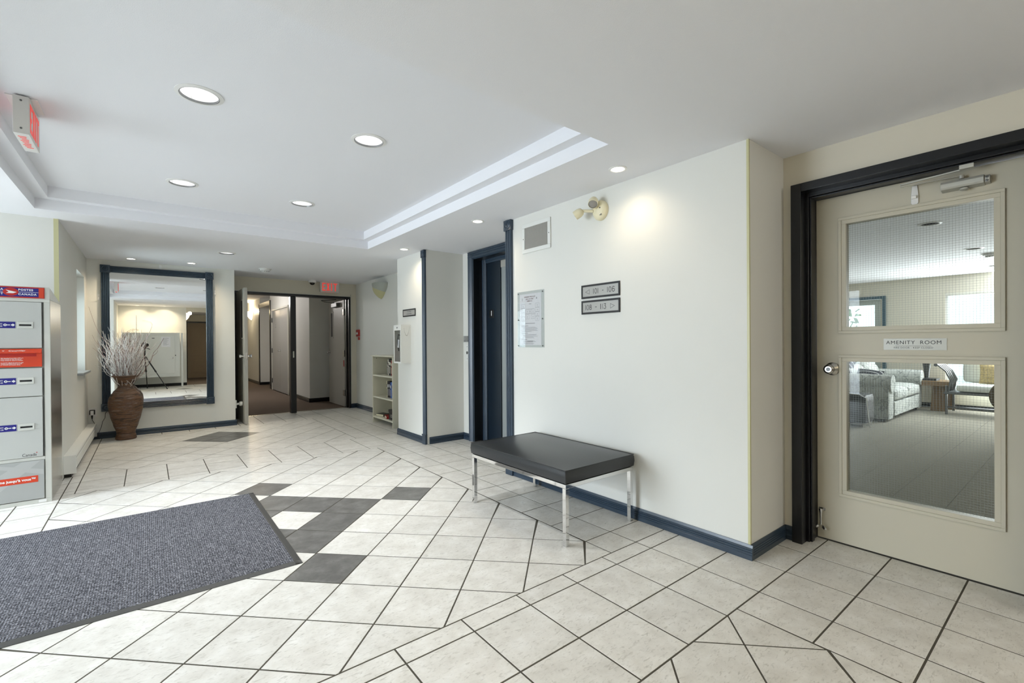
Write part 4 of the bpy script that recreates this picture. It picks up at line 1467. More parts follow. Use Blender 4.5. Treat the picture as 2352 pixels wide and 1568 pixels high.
for lab, ctrl in (('longest thin twig arching far left from vase', [(-.26, 7.9, .6), (-.30, 7.88, .9), (-.42, 7.86, 1.25), (-.50, 7.85, 1.42), (-.575, 7.84, 1.70)]),
                  ('low thin twig bending left of vase', [(-.25, 7.9, .6), (-.30, 7.88, .85), (-.40, 7.87, 1.02), (-.50, 7.86, 1.14), (-.545, 7.86, 1.19)]),
                  ('tall straight twig rising up mirror centre', [(-.21, 7.92, .6), (-.18, 7.95, .95), (-.13, 7.98, 1.35), (-.125, 7.99, 1.62)]),
                  ('hooked twig bent over at its tip, right side', [(-.19, 7.9, .6), (-.12, 7.92, 1.0), (-.02, 7.95, 1.30), (.04, 7.96, 1.47), (.025, 7.95, 1.53), (-.06, 7.94, 1.55)]),
                  ('straight twig leaning right across reflected cabinet', [(-.2, 7.9, .6), (-.12, 7.92, .95), (-.05, 7.95, 1.20), (-.01, 7.96, 1.38)]),
                  ('arched brown twig curving right over the bunch', [(-.25, 7.9, .6), (-.30, 7.9, 1.1), (-.27, 7.9, 1.30), (-.18, 7.9, 1.42), (-.10, 7.9, 1.42)])):
    pts = []
    cs = [Vector(p_) for p_ in ctrl]
    for i in range(len(cs) - 1):
        p0, p1, p2, p3 = cs[max(i - 1, 0)], cs[i], cs[i + 1], cs[min(i + 2, len(cs) - 1)]
        for k in range(6):
            t = k / 6
            pts.append(.5 * ((2 * p1) + (p2 - p0) * t + (2 * p0 - 5 * p1 + 4 * p2 - p3) * t * t + (3 * p1 - p0 - 3 * p2 + p3) * t ** 3))
    pts.append(cs[-1])
    tag(MB().tube(pts, .0028, 6, .0014).build('twig', 'twig_br' if 'brown' in lab or 'thin' in lab else 'twig', smooth=True), lab, 'twig', 'long single twigs in the vase')

ou = thing('wall_outlet', 'white wall outlet low on mirror wall left of vase', 'outlet', (-.57, YM, .29))
MB().box(-.609, -.532, YM - .006, YM, .293, .412).build('plate', 'white', ou, bevel=.002)
pg = thing('plug_timer', 'black plug with white face and cord in wall outlet', 'plug', (-.571, YM - .006, .31))
MB().box(-.598, -.545, YM - .045, YM - .006, .325, .385).build('body', 'blackp', pg, bevel=.004)
MB().box(-.588, -.557, YM - .052, YM - .045, .318, .376).build('face', 'white', pg, bevel=.002)
MB().cyl((-.573, YM - .03, .325), (-.573, YM - .03, .272), .010, .006).build('strain_relief', 'blackp', pg)
tag(MB().tube([(-.573, 8.11, .275), (-.57, 8.112, .25), (-.553, 8.115, .215), (-.552, 8.115, .16), (-.54, 8.115, .09), (-.528, 8.112, .05), (-.527, 8.10, .012), (-.50, 8.08, .004), (-.522, 8.10, .05), (-.505, 8.118, .10), (-.485, 8.12, .16), (-.475, 8.12, .22), (-.45, 8.12, .27), (-.445, 8.122, .33), (-.43, 8.12, .36)], .0028, 6).build('power_cord', 'blackp', smooth=True), 'thin black cord looping from outlet to floor and up behind mirror', 'cord')

he = thing('baseboard_heater', 'long white electric baseboard heater under left window', 'heater', (-.572, 6.85, .04))
hp = [(0, .04), (.012, .04), (.03, .055), (.062, .075), (.082, .075), (.082, .150), (.074, .160), (.074, .175), (.085, .182), (.085, .200), (.080, .206), (0, .206)]
MB().sweep(hp, (XL, 5.90, 0), (XL, 8.08, 0), (1, 0, 0), (0, 0, 1)).build('casing', 'white_metal', he, bevel=.002)
MB().box(XL + .0735, XL + .0745, 6.05, 7.95, .159, .177).build('outlet_slot', 'slot', he)
for y in (5.892, 8.08):
    MB().box(XL, XL + .088, y, y + .008, .04, .208).build('end_cap', 'white_metal', he, bevel=.002)
MB().box(XL, XL + .05, 5.95, 8.05, 0, .04).build('toe_space', 'darkcan', he)

win = struct(MB().frame('x', -.80, -.76, 7.07, 7.86, .885, 2.07, .035).build('window_1', 'white'), 'narrow side window near the mirror')
MB().box(-.785, -.78, 7.105, 7.825, .92, 2.035).build('pane', 'glass', win)
MB().box(-.76, -.565, 7.045, 7.885, .885, .91).build('sill', mat('sill_grey', (150, 156, 160), .4), win, bevel=.003)

# ------------------------------------------------------------------ entrance mat
mt = thing('entrance_mat', 'large grey ribbed entrance mat with black vinyl edge', 'mat', (-.6, 3.54, 0))
MB().box(-1.86, .625, 2.80, 4.305, .001, .0085).build('pile', 'pile', mt)
edge = [(0, .001), (.038, .001), (.036, .003), (.006, .008), (0, .008)]
MB().sweep(edge, (.625, 2.765, 0), (.625, 4.318, 0), (1, 0, 0), (0, 0, 1)).sweep(edge, (-1.86, 2.80, 0), (.66, 2.80, 0), (0, -1, 0), (0, 0, 1)).sweep([(0, .001), (.013, .001), (.008, .006), (0, .008)], (-1.86, 4.305, 0), (.66, 4.305, 0), (0, 1, 0), (0, 0, 1)).build('border', 'vinyl', mt)

# ------------------------------------------------------------------ bench
be = thing('bench', 'black leather bench on chrome frame against sign wall', 'bench', (2.245, 2.475, 0))
bx0, bx1, by0, by1 = 1.925, 2.563, 1.968, 2.985
nx, ny = 14, 20
vs, fs = [], []
zt, zb = .455, .372


def cush(i, j):
    s, t = i / nx, j / ny
    return bx0 + (bx1 - bx0) * s, by0 + (by1 - by0) * t, (1 - abs(2 * s - 1) ** 3) * (1 - abs(2 * t - 1) ** 3.5)


for j in range(ny + 1):
    for i in range(nx + 1):
        x, y, hh = cush(i, j)
        vs.append((x, y, zt + .022 * hh))
for j in range(ny):
    for i in range(nx):
        a = j * (nx + 1) + i
        fs.append((a, a + 1, a + nx + 2, a + nx + 1))
rim = [i for i in range(nx + 1)] + [j * (nx + 1) + nx for j in range(1, ny + 1)] + [ny * (nx + 1) + i for i in range(nx - 1, -1, -1)] + [j * (nx + 1) for j in range(ny - 1, 0, -1)]
prev = rim
for zz, ins in ((zt - .012, -.006), ((zt + zb) / 2, -.008), (zb + .006, -.004), (zb, .012)):
    cur = []
    for k in rim:
        x, y, _ = vs[k]
        dx = (1 if x <= bx0 + 1e-6 else -1 if x >= bx1 - 1e-6 else 0) * ins
        dy = (1 if y <= by0 + 1e-6 else -1 if y >= by1 - 1e-6 else 0) * ins
        cur.append(len(vs))
        vs.append((x + dx, y + dy, zz))
    for k in range(len(rim)):
        k2 = (k + 1) % len(rim)
        fs.append((prev[k], cur[k], cur[k2], prev[k2]))
    prev = cur
fs.append(tuple(prev))
cu = MB()
cu.add(vs, fs)
cu.build('cushion', 'leather', be, smooth=True)
pp = MB()
pp.tube([(bx0 - .004, by0 - .004, zt), (bx1 + .004, by0 - .004, zt), (bx1 + .004, by1 + .004, zt), (bx0 - .004, by1 + .004, zt), (bx0 - .004, by0 - .003, zt)], .0032, 6)
pp.tube([(bx0 - .006, by0 - .006, zt), (bx0 - .006, by0 - .006, zb + .004)], .003, 6)
pp.build('piping', 'leather', be, smooth=True)
MB().frame('x', 0, 0, 0, 0, 0, 0, 0) if False else None
b = MB()
b.box(bx0, bx1, by0, by0 + .028, zb - .026, zb - .001).box(bx0, bx1, by1 - .028, by1, zb - .026, zb - .001).box(bx0, bx0 + .028, by0 + .028, by1 - .028, zb - .026, zb - .001).box(bx1 - .028, bx1, by0 + .028, by1 - .028, zb - .026, zb - .001)
b.build('frame', 'chrome', be, bevel=.002)
for x in (bx0, bx1 - .028):
    for y in (by0, by1 - .028):
        MB().box(x, x + .028, y, y + .028, 0, zb - .026).build('leg', 'chrome', be, bevel=.0015)

# ------------------------------------------------------------------ lounge door
fr = MB()
yl, yr, zt_ = 1.096, .147, 2.105
for a, e in ((yl, 1.152), (.09, yr)):
    fr.box(3.035, 3.108, a, e, 0, 2.155)
fr.box(3.035, 3.108, yr, yl, zt_, 2.155)
fr.box(3.108, 3.25, 1.080, 1.125, 0, 2.125).box(3.108, 3.25, .12, .165, 0, 2.125).box(3.108, 3.25, .165, 1.080, 2.083, 2.125)
fr.box(3.122, 3.16, 1.070, 1.080, 0, 2.083).box(3.122, 3.16, .165, 1.070, 2.073, 2.083)
door2 = struct(fr.build('door_2', 'black', bevel=.003), 'black stepped frame of the lounge door')
ld = thing('lounge_door', 'beige fire door with two wired glass panels to amenity room', 'door', (3.255, .62, .008))
W = []
panes = ((.309, .922, 1.298, 1.908), (.309, .922, .326, 1.093))
b = MB()
ys = (.165, .309, .922, 1.078)
b.box(3.23, 3.275, ys[0], ys[1], .008, 2.08).box(3.23, 3.275, ys[2], ys[3], .008, 2.08)
b.box(3.23, 3.275, ys[1], ys[2], .008, .326).box(3.23, 3.275, ys[1], ys[2], 1.093, 1.298).box(3.23, 3.275, ys[1], ys[2], 1.908, 2.08)
b.build('panel', 'door', ld)
for (y0, y1, z0, z1) in panes:
    pf = MB()
    for d_, (o0, i0) in enumerate(((.039, .023), (.023, .0))):
        pf.frame('x', 3.222 - .004 * (1 - d_), 3.23, y0 - o0, y1 + o0, z0 - o0, z1 + o0, o0 - i0)
    pf = pf.build('glazing_frame', 'door', ld, bevel=.0015)
    MB().box(3.250, 3.256, y0, y1, z0, z1).build('wired_glass', 'wglass', pf)
    wm = MB()
    n1, n2 = round((y1 - y0) / .0128), round((z1 - z0) / .0128)
    for k in range(1, n1):
        y = y0 + (y1 - y0) * k / n1
        wm.box(3.2526, 3.2533, y - .00035, y + .00035, z0, z1)
    for k in range(1, n2):
        z_ = z0 + (z1 - z0) * k / n2
        wm.box(3.2533, 3.254, y0, y1, z_ - .00035, z_ + .00035)
    o = wm.build('wire_mesh', 'wire', pf)
    o['kind'] = 'stuff'
ns = thing('door_sign', 'metal AMENITY ROOM name plate on beige door between the glass panels', 'sign', (3.23, .613, 1.163))
pt = MB().box(3.2275, 3.23, .481, .745, 1.164, 1.226).build('plate', 'alu', ns)
t_ = MB().text('AMENITY  ROOM', .0275, (3.2272, .617, 1.204), (0, -1, 0), Z, spacing=1.12).text('FIRE DOOR - KEEP CLOSED', .0125, (3.2272, .617, 1.176), (0, -1, 0), Z, spacing=1.1)
t_.box(3.2270, 3.2274, .543, .692, 1.1855, 1.1868)
t_.build('lettering', 'ink', pt)
b = MB()
b.lathe((3.23, .995, 1.047), (-1, 0, 0), [(.039, 0), (.039, .004), (.030, .012), (.014, .016), (.013, .032), (.022, .040), (.028, .056), (.027, .070), (.018, .078), (.017, .076), (0, .076)], 32)
kb = b.build('knob', 'nickel', ld, smooth=True)
MB().lathe((3.154, .995, 1.047), (-1, 0, 0), [(.012, -.001), (.011, .003), (0, .003)], 20).box(3.1495, 3.151, .9935, .9965, 1.041, 1.053).build('keyhole', 'gunmetal', kb)
dk = thing('door_hook', 'white adhesive hook at top of beige lounge door', 'hook', (3.23, .607, 1.945))
MB().prism([(3.23, .607 + a, z_) for a, z_ in ((-.011, 2.048), (.011, 2.048), (.0155, 2.0), (.016, 1.955), (.010, 1.946), (-.010, 1.946), (-.016, 1.955), (-.0155, 2.0))], (-.008, 0, 0)).build('plate', 'white', dk, bevel=.002)
MB().sweep([(0, 0), (.018, -.002), (.022, .012), (.018, .014), (.014, .004), (0, .008)], (3.222, .618, 1.978), (3.222, .597, 1.978), (-1, 0, 0), (0, 0, 1)).build('hook', 'white', dk, bevel=.001)
dcl = thing('door_closer', 'silver hydraulic closer with folding arm at top of lounge door', 'door closer', (3.2, .41, 1.975))
cb = MB().sweep([(0, 0), (.045, .006), (.052, .016), (.052, .034), (.045, .046), (0, .05)], (3.23, .497, 1.978), (3.23, .338, 1.978), (-1, 0, 0), (0, 0, 1)).build('body', 'alu', dcl, bevel=.002)
ec_ = MB().sweep([(0, .004), (.038, .008), (.044, .018), (.044, .032), (.038, .042), (0, .046)], (3.23, .338, 1.978), (3.23, .318, 1.978), (-1, 0, 0), (0, 0, 1)).build('end_cap', 'alu', dcl, bevel=.002)
MB().lathe((3.186, .328, 1.993), (-1, 0, 0), [(.006, 0), (.006, .001), (.003, .002), (0, .001)], 12).lathe((3.186, .328, 2.009), (-1, 0, 0), [(.006, 0), (.006, .001), (.003, .002), (0, .001)], 12).build('screw', 'gunmetal', ec_)
MB().lathe((3.20, .41, 1.978), (0, 0, -1), [(.018, 0), (.018, .006), (.013, .010), (0, .010)], 20).build('adjuster_cap', 'alu', dcl, smooth=True)
MB().cyl((3.20, .42, 2.028), (3.20, .42, 2.045), .010).build('pivot', 'alu', dcl)
MB().obox((3.196, .425, 2.040), (-.055, .225, -.006), (.009, .002, 0), (0, 0, .005)).build('main_arm', 'alu', dcl, bevel=.001)
MB().obox((3.138, .652, 2.042), (.0, -.24, .012), (.012, 0, 0), (0, 0, .007)).build('fore_arm', 'alu', dcl, bevel=.001)
MB().box(3.10, 3.122, .364, .416, 2.050, 2.070).build('bracket', 'alu', dcl, bevel=.001)
ds = thing('kick_down_stop', 'chrome kick-down door stop low on lounge door', 'door stop', (3.22, 1.052, .03))
MB().box(3.226, 3.23, 1.035, 1.07, .175, .192).build('bracket', 'chrome', ds, bevel=.001)
MB().lathe((3.214, 1.055, .188), (0, 0, -1), [(.010, 0), (.011, .006), (.006, .03), (.0045, .07), (.006, .10)], 14).build('arm', 'chrome', ds, smooth=True)
MB().lathe((3.212, 1.068, .082), (-.3, .5, -.4), [(.008, 0), (.010, .008), (.006, .018), (0, .02)], 12).lathe((3.208, 1.042, .085), (-.4, -.5, -.35), [(.007, 0), (.011, .010), (.008, .026), (0, .03)], 12).build('foot', 'chrome', ds, smooth=True)
MB().box(3.2285, 3.23, 1.046, 1.068, .034, .060).build('strike_plate', 'door', ds, bevel=.0005)

# ------------------------------------------------------------------ lounge furniture
win2 = struct(MB().frame('x', 11.02, 11.08, -.6, 1.66, .34, 2.03, .03).box(11.02, 11.08, .36, .40, .34, 2.03).box(11.02, 11.08, -.6, 1.66, 1.19, 1.215).build('window_2', 'white'), 'bright lounge window')
MB().box(11.045, 11.05, -.57, 1.63, .37, 2.0).build('pane', 'glass', win2)
MB().box(10.96, 11.0, -.64, 1.64, 1.985, 2.03).build('blind_headrail', 'offwhite', win2, bevel=.004)
b = MB()
for k in range(44):
    b.obox((10.972, -.62, 1.97 - k * .018), (.012, 0, .0008), (0, .55, 0), (0, 0, .0008))
b.build('blind_slats', 'white', win2)['kind'] = 'stuff'
d3 = struct(MB().frame('x', 10.965, 11.0, 2.50, 3.58, 0, 2.06, .055, .055, 0).build('door_3', mat('teal_paint', (38, 74, 88), .4)), 'teal framed glazed exit door of the lounge')
MB().frame('x', 11.02, 11.065, 2.58, 3.5, .01, 2.0, .10, .10, .25).build('leaf', mat('glazed_leaf', (168, 176, 170), .5), d3, bevel=.003)
MB().box(11.04, 11.046, 2.68, 3.4, .26, 1.9).build('pane', 'glass', d3)
b = MB()
rg = random.Random(9)
for k in range(700):
    cx_, cy_, cz_ = rg.uniform(13.6, 14.8), rg.uniform(2.9, 6.4), rg.uniform(-.1, 2.4)
    if 3.35 < cy_ < 3.75:
        continue
    a, e = Vector((rg.gauss(0, 1), rg.gauss(0, 1), rg.gauss(0, 1))).normalized(), Vector((rg.gauss(0, 1), rg.gauss(0, 1), rg.gauss(0, 1))).normalized()
    p = Vector((cx_, cy_, cz_))
    b.add([p - a * .10, p + e * .06, p + a * .10, p - e * .06], [(0, 1, 2, 3)])
tag(b.build('shrub_foliage', 'leafgreen'), 'green shrub leaves outside glazed exit door', 'shrub', kind='stuff')


def puff(mb, x0, x1, y0, y1, z0, z1, r=.05, crown=.03, n=8):
    """soft upholstered block: rounded box with a slight crown on every side"""
    ctr = Vector(((x0 + x1) / 2, (y0 + y1) / 2, (z0 + z1) / 2))
    hs = Vector(((x1 - x0) / 2, (y1 - y0) / 2, (z1 - z0) / 2))
    for ax in range(3):
        for sg in (-1, 1):
            u, v = (ax + 1) % 3, (ax + 2) % 3
            vs, fs = [], []
            for i in range(n + 1):
                for j in range(n + 1):
                    p = [0, 0, 0]
                    p[ax] = sg
                    p[u], p[v] = math.sin((i / n - .5) * PI) if False else (2 * i / n - 1), (2 * j / n - 1)
                    w_ = Vector((p[0] * hs.x, p[1] * hs.y, p[2] * hs.z))
                    inner = Vector([max(-hs[k] + r, min(hs[k] - r, w_[k])) for k in range(3)])
                    dl = w_ - inner
                    if dl.length > 1e-9:
                        w_ = inner + dl.normalized() * r
                    cr = (1 - (2 * i / n - 1) ** 2) * (1 - (2 * j / n - 1) ** 2) * crown
                    w_[ax] += sg * cr
                    vs.append(ctr + w_)
            for i in range(n):
                for j in range(n):
                    q_ = (i * (n + 1) + j, (i + 1) * (n + 1) + j, (i + 1) * (n + 1) + j + 1, i * (n + 1) + j + 1)
                    fs.append(q_ if sg > 0 else tuple(reversed(q_)))
            mb.add(vs, fs)
    return mb


so = thing('sofa', 'pale floral sofa with rolled arms in lounge behind door glass', 'sofa', (9.55, 2.4, 0))
MB().box(8.6, 10.5, 1.98, 2.85, .06, .30).build('base', 'sofa', so, bevel=.02)
MB().box(8.78, 10.32, 1.89, 1.98, .07, .28).build('skirt', 'sofa', so, bevel=.01)
for x0, x1 in ((8.80, 9.56), (9.57, 10.33)):
    puff(MB(), x0, x1, 1.88, 2.55, .29, .47, .05, .02).build('seat_cushion', 'sofa', so, smooth=True)
    puff(MB(), x0, x1, 2.45, 2.75, .44, .80, .09, .03).build('back_cushion', 'sofa', so, smooth=True)
puff(MB(), 8.6, 10.5, 2.66, 2.90, .06, .78, .08, .01).build('back', 'sofa', so, smooth=True)
for x0, x1 in ((8.47, 8.80), (10.31, 10.60)):
    puff(MB(), x0 + .03, x1 - .03, 1.90, 2.88, .03, .52, .03, .0).cyl(((x0 + x1) / 2, 1.88, .56), ((x0 + x1) / 2, 2.86, .56), .135, n=24).build('arm', 'sofa', so, smooth=True)
for x in (8.55, 10.48):
    for y in (1.98, 2.8):
        MB().cyl((x, y, 0), (x, y, .07), .025, .03).build('foot', 'darkcan', so)


def pillow(ctr, a, e, n_, sx, sy, th, m, label):
    """throw pillow: plump centre, pinched seams; a, e span it"""
    a, e, n_ = Vector(a).normalized(), Vector(e).normalized(), Vector(n_).normalized()
    N_ = 10
    vs, fs = [], []
    for sg in (1, -1):
        for i in range(N_ + 1):
            for j in range(N_ + 1):
                s, t = 2 * i / N_ - 1, 2 * j / N_ - 1
                h_ = (max(0, (1 - s * s) * (1 - t * t))) ** .45 * th
                vs.append(Vector(ctr) + a * s * sx * (1 - .06 * (1 - t * t)) + e * t * sy * (1 - .06 * (1 - s * s)) + n_ * sg * h_)
    k0 = (N_ + 1) ** 2
    for i in range(N_):
        for j in range(N_):
            p = i * (N_ + 1) + j
            fs.append((p, p + N_ + 1, p + N_ + 2, p + 1))
            fs.append((k0 + p, k0 + p + 1, k0 + p + N_ + 2, k0 + p + N_ + 1))
    b_ = MB()
    b_.add(vs, fs)
    return tag(b_.build('throw_pillow', m, smooth=True), label, 'pillow', 'throw pillows in the lounge')


pillow((9.0, 2.32, .61), (.75, -.1, .55), (.1, 1, .1), (-.5, 0, .8), .22, .2, .07, 'stripe', 'dark striped pillow leaning over near sofa arm')
pillow((8.9, 2.62, .78), (.6, 0, .6), (0, 1, .3), (-.6, -.3, .6), .2, .18, .07, 'stripe', 'dark pillow on sofa back at left edge of glass')

et = thing('end_table', 'brown wooden end table with slanted slab legs beyond sofa', 'table', (10.72, 1.72, 0))
MB().box(10.42, 10.95, 1.50, 1.95, .43, .51).build('table_top', 'wood', et, bevel=.004)
MB().obox((10.5, 1.58, 0), (.07, 0, 0), (0, .20, 0), (.08, -.02, .43)).build('leg', 'wood', et, bevel=.003)
MB().obox((10.86, 1.52, 0), (.07, 0, 0), (0, .20, 0), (-.05, .02, .43)).build('leg', 'wood', et, bevel=.003)
vs_ = thing('table_lamp', 'dark tapered column lamp with flat base on end table', 'lamp', (10.66, 1.84, .51))
MB().box(10.5, 10.8, 1.70, 1.93, .51, .545).build('base', 'blackp', vs_, bevel=.004)
MB().lathe((10.66, 1.85, .545), (0, 0, 1), [(.03, 0), (.036, .08), (.058, .25), (.062, .38), (.05, .46), (0, .47)], 20).build('column', mat('lamp_dark', (52, 54, 52), .4), vs_, smooth=True)

lv = thing('metal_loveseat', 'slatted gunmetal loveseat with white seat pad before lounge window', 'loveseat', (10.45, .9, 0))
for x in (10.15, 10.75):
    MB().tube([(x, 1.52, 0), (x, 1.52, .47)], .018, 8).build('leg', 'gunmetal', lv, smooth=True)
    MB().tube([(x, .25, 0), (x, .25, .47)], .018, 8).build('leg', 'gunmetal', lv, smooth=True)
MB().tube([(10.15, 1.52, .12), (10.15, .25, .12)], .012, 8).tube([(10.75, 1.52, .06), (10.75, .25, .06)], .012, 8).build('stretcher', 'gunmetal', lv)
MB().box(10.12, 10.78, .22, 1.55, .33, .37).build('seat_frame', 'gunmetal', lv, bevel=.005)
puff(MB(), 10.12, 10.74, .24, 1.40, .37, .50, .05, .01).build('seat_pad', 'linen', lv, smooth=True)
for k in range(5):
    x = 10.17 + k * .13
    MB().tube([(x, 1.50, .36), (x, 1.47, .55), (x, 1.53, .70), (x, 1.63, .80)], .014, 6).build('slat', 'gunmetal', lv, smooth=True)
MB().tube([(10.12, 1.645, .80), (10.80, 1.645, .80)], .026, 10).build('arm_roll', 'gunmetal', lv, smooth=True)
puff(MB(), 10.62, 10.8, .3, 1.38, .5, .86, .05, .01).build('back_pad', 'linen', lv, smooth=True)
pillow((10.42, .98, .66), (0, 1, .1), (.15, 0, 1), (-1, 0, .2), .19, .17, .06, 'tan', 'tan pillow with dark border on metal loveseat')

rc_ = thing('round_back_chair', 'brown round-back bentwood chair at right edge of door glass', 'chair', (7.5, .5, 0))
b = MB()
b.lathe((7.42, .58, .58), (-.94, .3, .12), [(0, -.012), (.17, -.012), (.19, 0), (.17, .012), (0, .012)], 32)
b.build('backrest', 'brownseat', rc_, smooth=True)
MB().lathe((7.70, .46, .42), (0, 0, 1), [(0, 0), (.2, 0), (.215, .015), (.2, .03), (0, .03)], 28).build('seat', 'brownseat', rc_, smooth=True)
for a, e in ((.18, .18), (.18, -.18), (-.18, .18), (-.18, -.18)):
    MB().cyl((7.70 + a * 1.15, .46 + e * 1.15, 0), (7.70 + a * .8, .46 + e * .8, .42), .014, .018).build('leg', 'brownseat', rc_)
for e in (-.09, .09):
    MB().tube([(7.52, .52 + e, .43), (7.44, .57 + e, .52), (7.43, .58 + e, .60)], .012, 6).build('back_support', 'gunmetal', rc_, smooth=True)
bc_ = thing('black_chair', 'black low armchair with thin chrome rail at left edge of lower glass', 'chair', (7.85, 2.35, 0))
puff(MB(), 7.72, 8.12, 1.98, 2.32, .05, .46, .04, .0).build('seat', 'blackp', bc_, smooth=True)
puff(MB(), 7.70, 8.14, 2.28, 2.7, .05, .55, .04, .0).build('backrest', 'blackp', bc_, smooth=True)
MB().tube([(7.69, 2.75, .58), (7.69, 2.26, .58), (7.69, 2.22, .47), (7.69, 2.05, .46), (7.69, 1.97, .42), (7.69, 1.93, .02)], .009, 8).build('rail', 'chrome', bc_, smooth=True)
for x, y in ((7.76, 2.02), (8.08, 2.02), (7.76, 2.66), (8.08, 2.66)):
    MB().cyl((x, y, 0), (x, y, .06), .016).build('foot', 'chrome', bc_)

# ------------------------------------------------------------------ parcel locker
PX0, PX1, PY0, PY1, PZ = -1.012, -.600, 5.13, 5.70, 1.675
pk = thing('parcel_locker', 'grey postal locker with blue and red header by left wall', 'mailbox', (-.806, 5.41, 0))
MB().box(PX0 + .002, PX1 - .002, PY0 + .02, PY1, .01, 1.58).build('body', 'lockgrey2', pk)
MB().box(PX1 - .002, PX1, PY0 + .02, PY1, .34, 1.578).box(PX1 - .0025, PX1 - .0005, PY0 + .02, PY1, .01, .34).build('side_sheet', 'steel', pk)
fc = MB()
fc.frame('y', PY0, PY0 + .02, PX0, PX1, 0, 1.58, .034, .022, .03)
fc.box(PX0 + .034, PX1 - .034, PY0, PY0 + .02, .335, .36)
fc.build('face_frame', 'lockgrey2', pk, bevel=.002)
# header with sloped cheek
hd = MB()
hd.prism([(PX0, PY0, 1.58), (PX0, PY1 - .02, 1.58), (PX0, PY1 - .08, 1.60), (PX0, PY0, PZ)], (PX1 - PX0, 0, 0))
hd = hd.build('header', 'lockgrey2', pk, bevel=.002)
hx0, hx1 = -.986, -.628
MB().box(hx0, hx1, PY0 - .006, PY0, 1.586, 1.670).build('header_border', 'post_deep', hd, bevel=.001)
MB().box(-.954, -.660, PY0 - .007, PY0 - .006, 1.595, 1.661).build('header_field', 'post_blue', hd)
MB().box(-.6585, -.632, PY0 - .0072, PY0 - .006, 1.590, 1.666).build('header_end', 'post_red', hd)
yf = PY0 - .0076
t_ = MB()
t_.text('POSTES', .0205, (-.768, yf, 1.6465), X, Z, 'LEFT', bold=.035, spacing=1.2)
t_.text('CANADA', .0205, (-.768, yf, 1.6135), X, Z, 'LEFT', bold=.035, spacing=1.2)
t_.text('CANADA', .0205, (-.846, yf, 1.6465), X, Z, 'RIGHT', bold=.035, spacing=1.2)
t_.text('POST', .0205, (-.846, yf, 1.6135), X, Z, 'RIGHT', bold=.035, spacing=1.2)
t_.box(-.954, -.846, yf, yf + .0004, 1.6290, 1.6312).box(-.768, -.660, yf, yf + .0004, 1.6290, 1.6312)
t_.build('lettering', 'white', hd)
em_ = MB().lathe((0, 0, 0), (0, -1, 0), [(.030, 0), (.030, .0006), (0, .0006)], 36)
em_.v = [(-.807 + x * 1.35, yf + y, 1.629 + z_) for x, y, z_ in em_.v]
em_ = em_.build('emblem', 'post_deep', hd)
MB().prism([(-.832, yf - .001, 1.643), (-.817, yf - .001, 1.628), (-.832, yf - .001, 1.6185), (-.795, yf - .001, 1.6185), (-.775, yf - .001, 1.6275), (-.800, yf - .001, 1.635)], (0, -.0004, 0)).build('emblem_wing', 'white', em_)
# locker doors with slots and blue key stickers
dx0, dx1 = PX0 + .038, -.645
for z0, z1, zs in ((1.203, 1.556, 1.3785), (.832, 1.049, .952), (.362, .826, .5985)):
    dn = MB().box(dx0, dx1, PY0 - .004, PY0, z0, z1).build('door', 'lockgrey', pk, bevel=.002)
    MB().box(dx1 + .002, dx1 + .005, PY0 - .003, PY0 + .0005, z0, z1).build('door_gap', 'slot', dn)
    MB().frame('y', PY0 - .008, PY0 - .004, -.775, -.690, zs - .025, zs + .025, .010, .018, .018).build('lock_plate', 'lockgrey2', dn, bevel=.0015)
    MB().box(-.765, -.700, PY0 - .0065, PY0 - .004, zs - .008, zs + .006).build('key_slot', 'slot', dn)
    st_ = MB().box(-.96, -.785, PY0 - .005, PY0 - .004, zs - .0245, zs + .0245).build('key_sticker', 'post_blue', dn)
    g_ = MB()
    yk = PY0 - .0056
    g_.lathe((-.838, yk, zs), (0, -1, 0), [(.009, 0), (.009, .0004), (.0035, .0004)], 18, cap=False)
    g_.box(-.832, -.812, yk - .0004, yk, zs - .0028, zs + .0028)
    g_.prism([(-.807, yk, zs + .005), (-.799, yk, zs + .005), (-.799, yk, zs + .0115), (-.787, yk, zs), (-.799, yk, zs - .0115), (-.799, yk, zs - .005), (-.807, yk, zs - .005)], (0, -.0004, 0))
    g_.text('Key return', .0115, (-.852, yk, zs + .009), X, Z, 'RIGHT', bold=.02).text('Retour-de-cl\u00e9', .0115, (-.852, yk, zs - .010), X, Z, 'RIGHT', bold=.02)
    g_.box(-.95, -.852, yk - .0004, yk, zs - .0008, zs + .0002)
    g_.build('lettering', 'white', st_)
# red letter flap
fl = MB().box(dx0, dx1, PY0 - .010, PY0, 1.058, 1.165).build('letter_slot', 'post_red', pk, bevel=.002)
MB().sweep([(0, 0), (.036, .002), (.040, .010), (0, .036)], (dx0, PY0, 1.162), (dx1, PY0, 1.162), (0, -1, 0), (0, 0, 1)).build('flap', 'post_red', fl, bevel=.002)
MB().box(dx0 + .01, dx1 - .03, PY0 - .0112, PY0 - .010, 1.138, 1.160).build('recess', 'post_deep', fl)
t_ = MB()
dn_ = Vector((0, -.84, .54)).normalized()
upf = Vector((0, .84, .54))
upf = Vector((0, .040, .026)).normalized()
o_ = Vector((-.775, PY0 - .024, 1.1825))
t_.text('Courrier', .022, o_, X, upf, 'CENTER', bold=.03, spacing=1.1).text('Mail', .022, o_ + X * -.115, X, upf, 'CENTER', bold=.03, spacing=1.1)
o2 = o_ + X * -.071
t_.add([o2 + X * -.008 + upf * .004, o2 + X * .008 + upf * .004, o2 - upf * .006], [(0, 2, 1)])
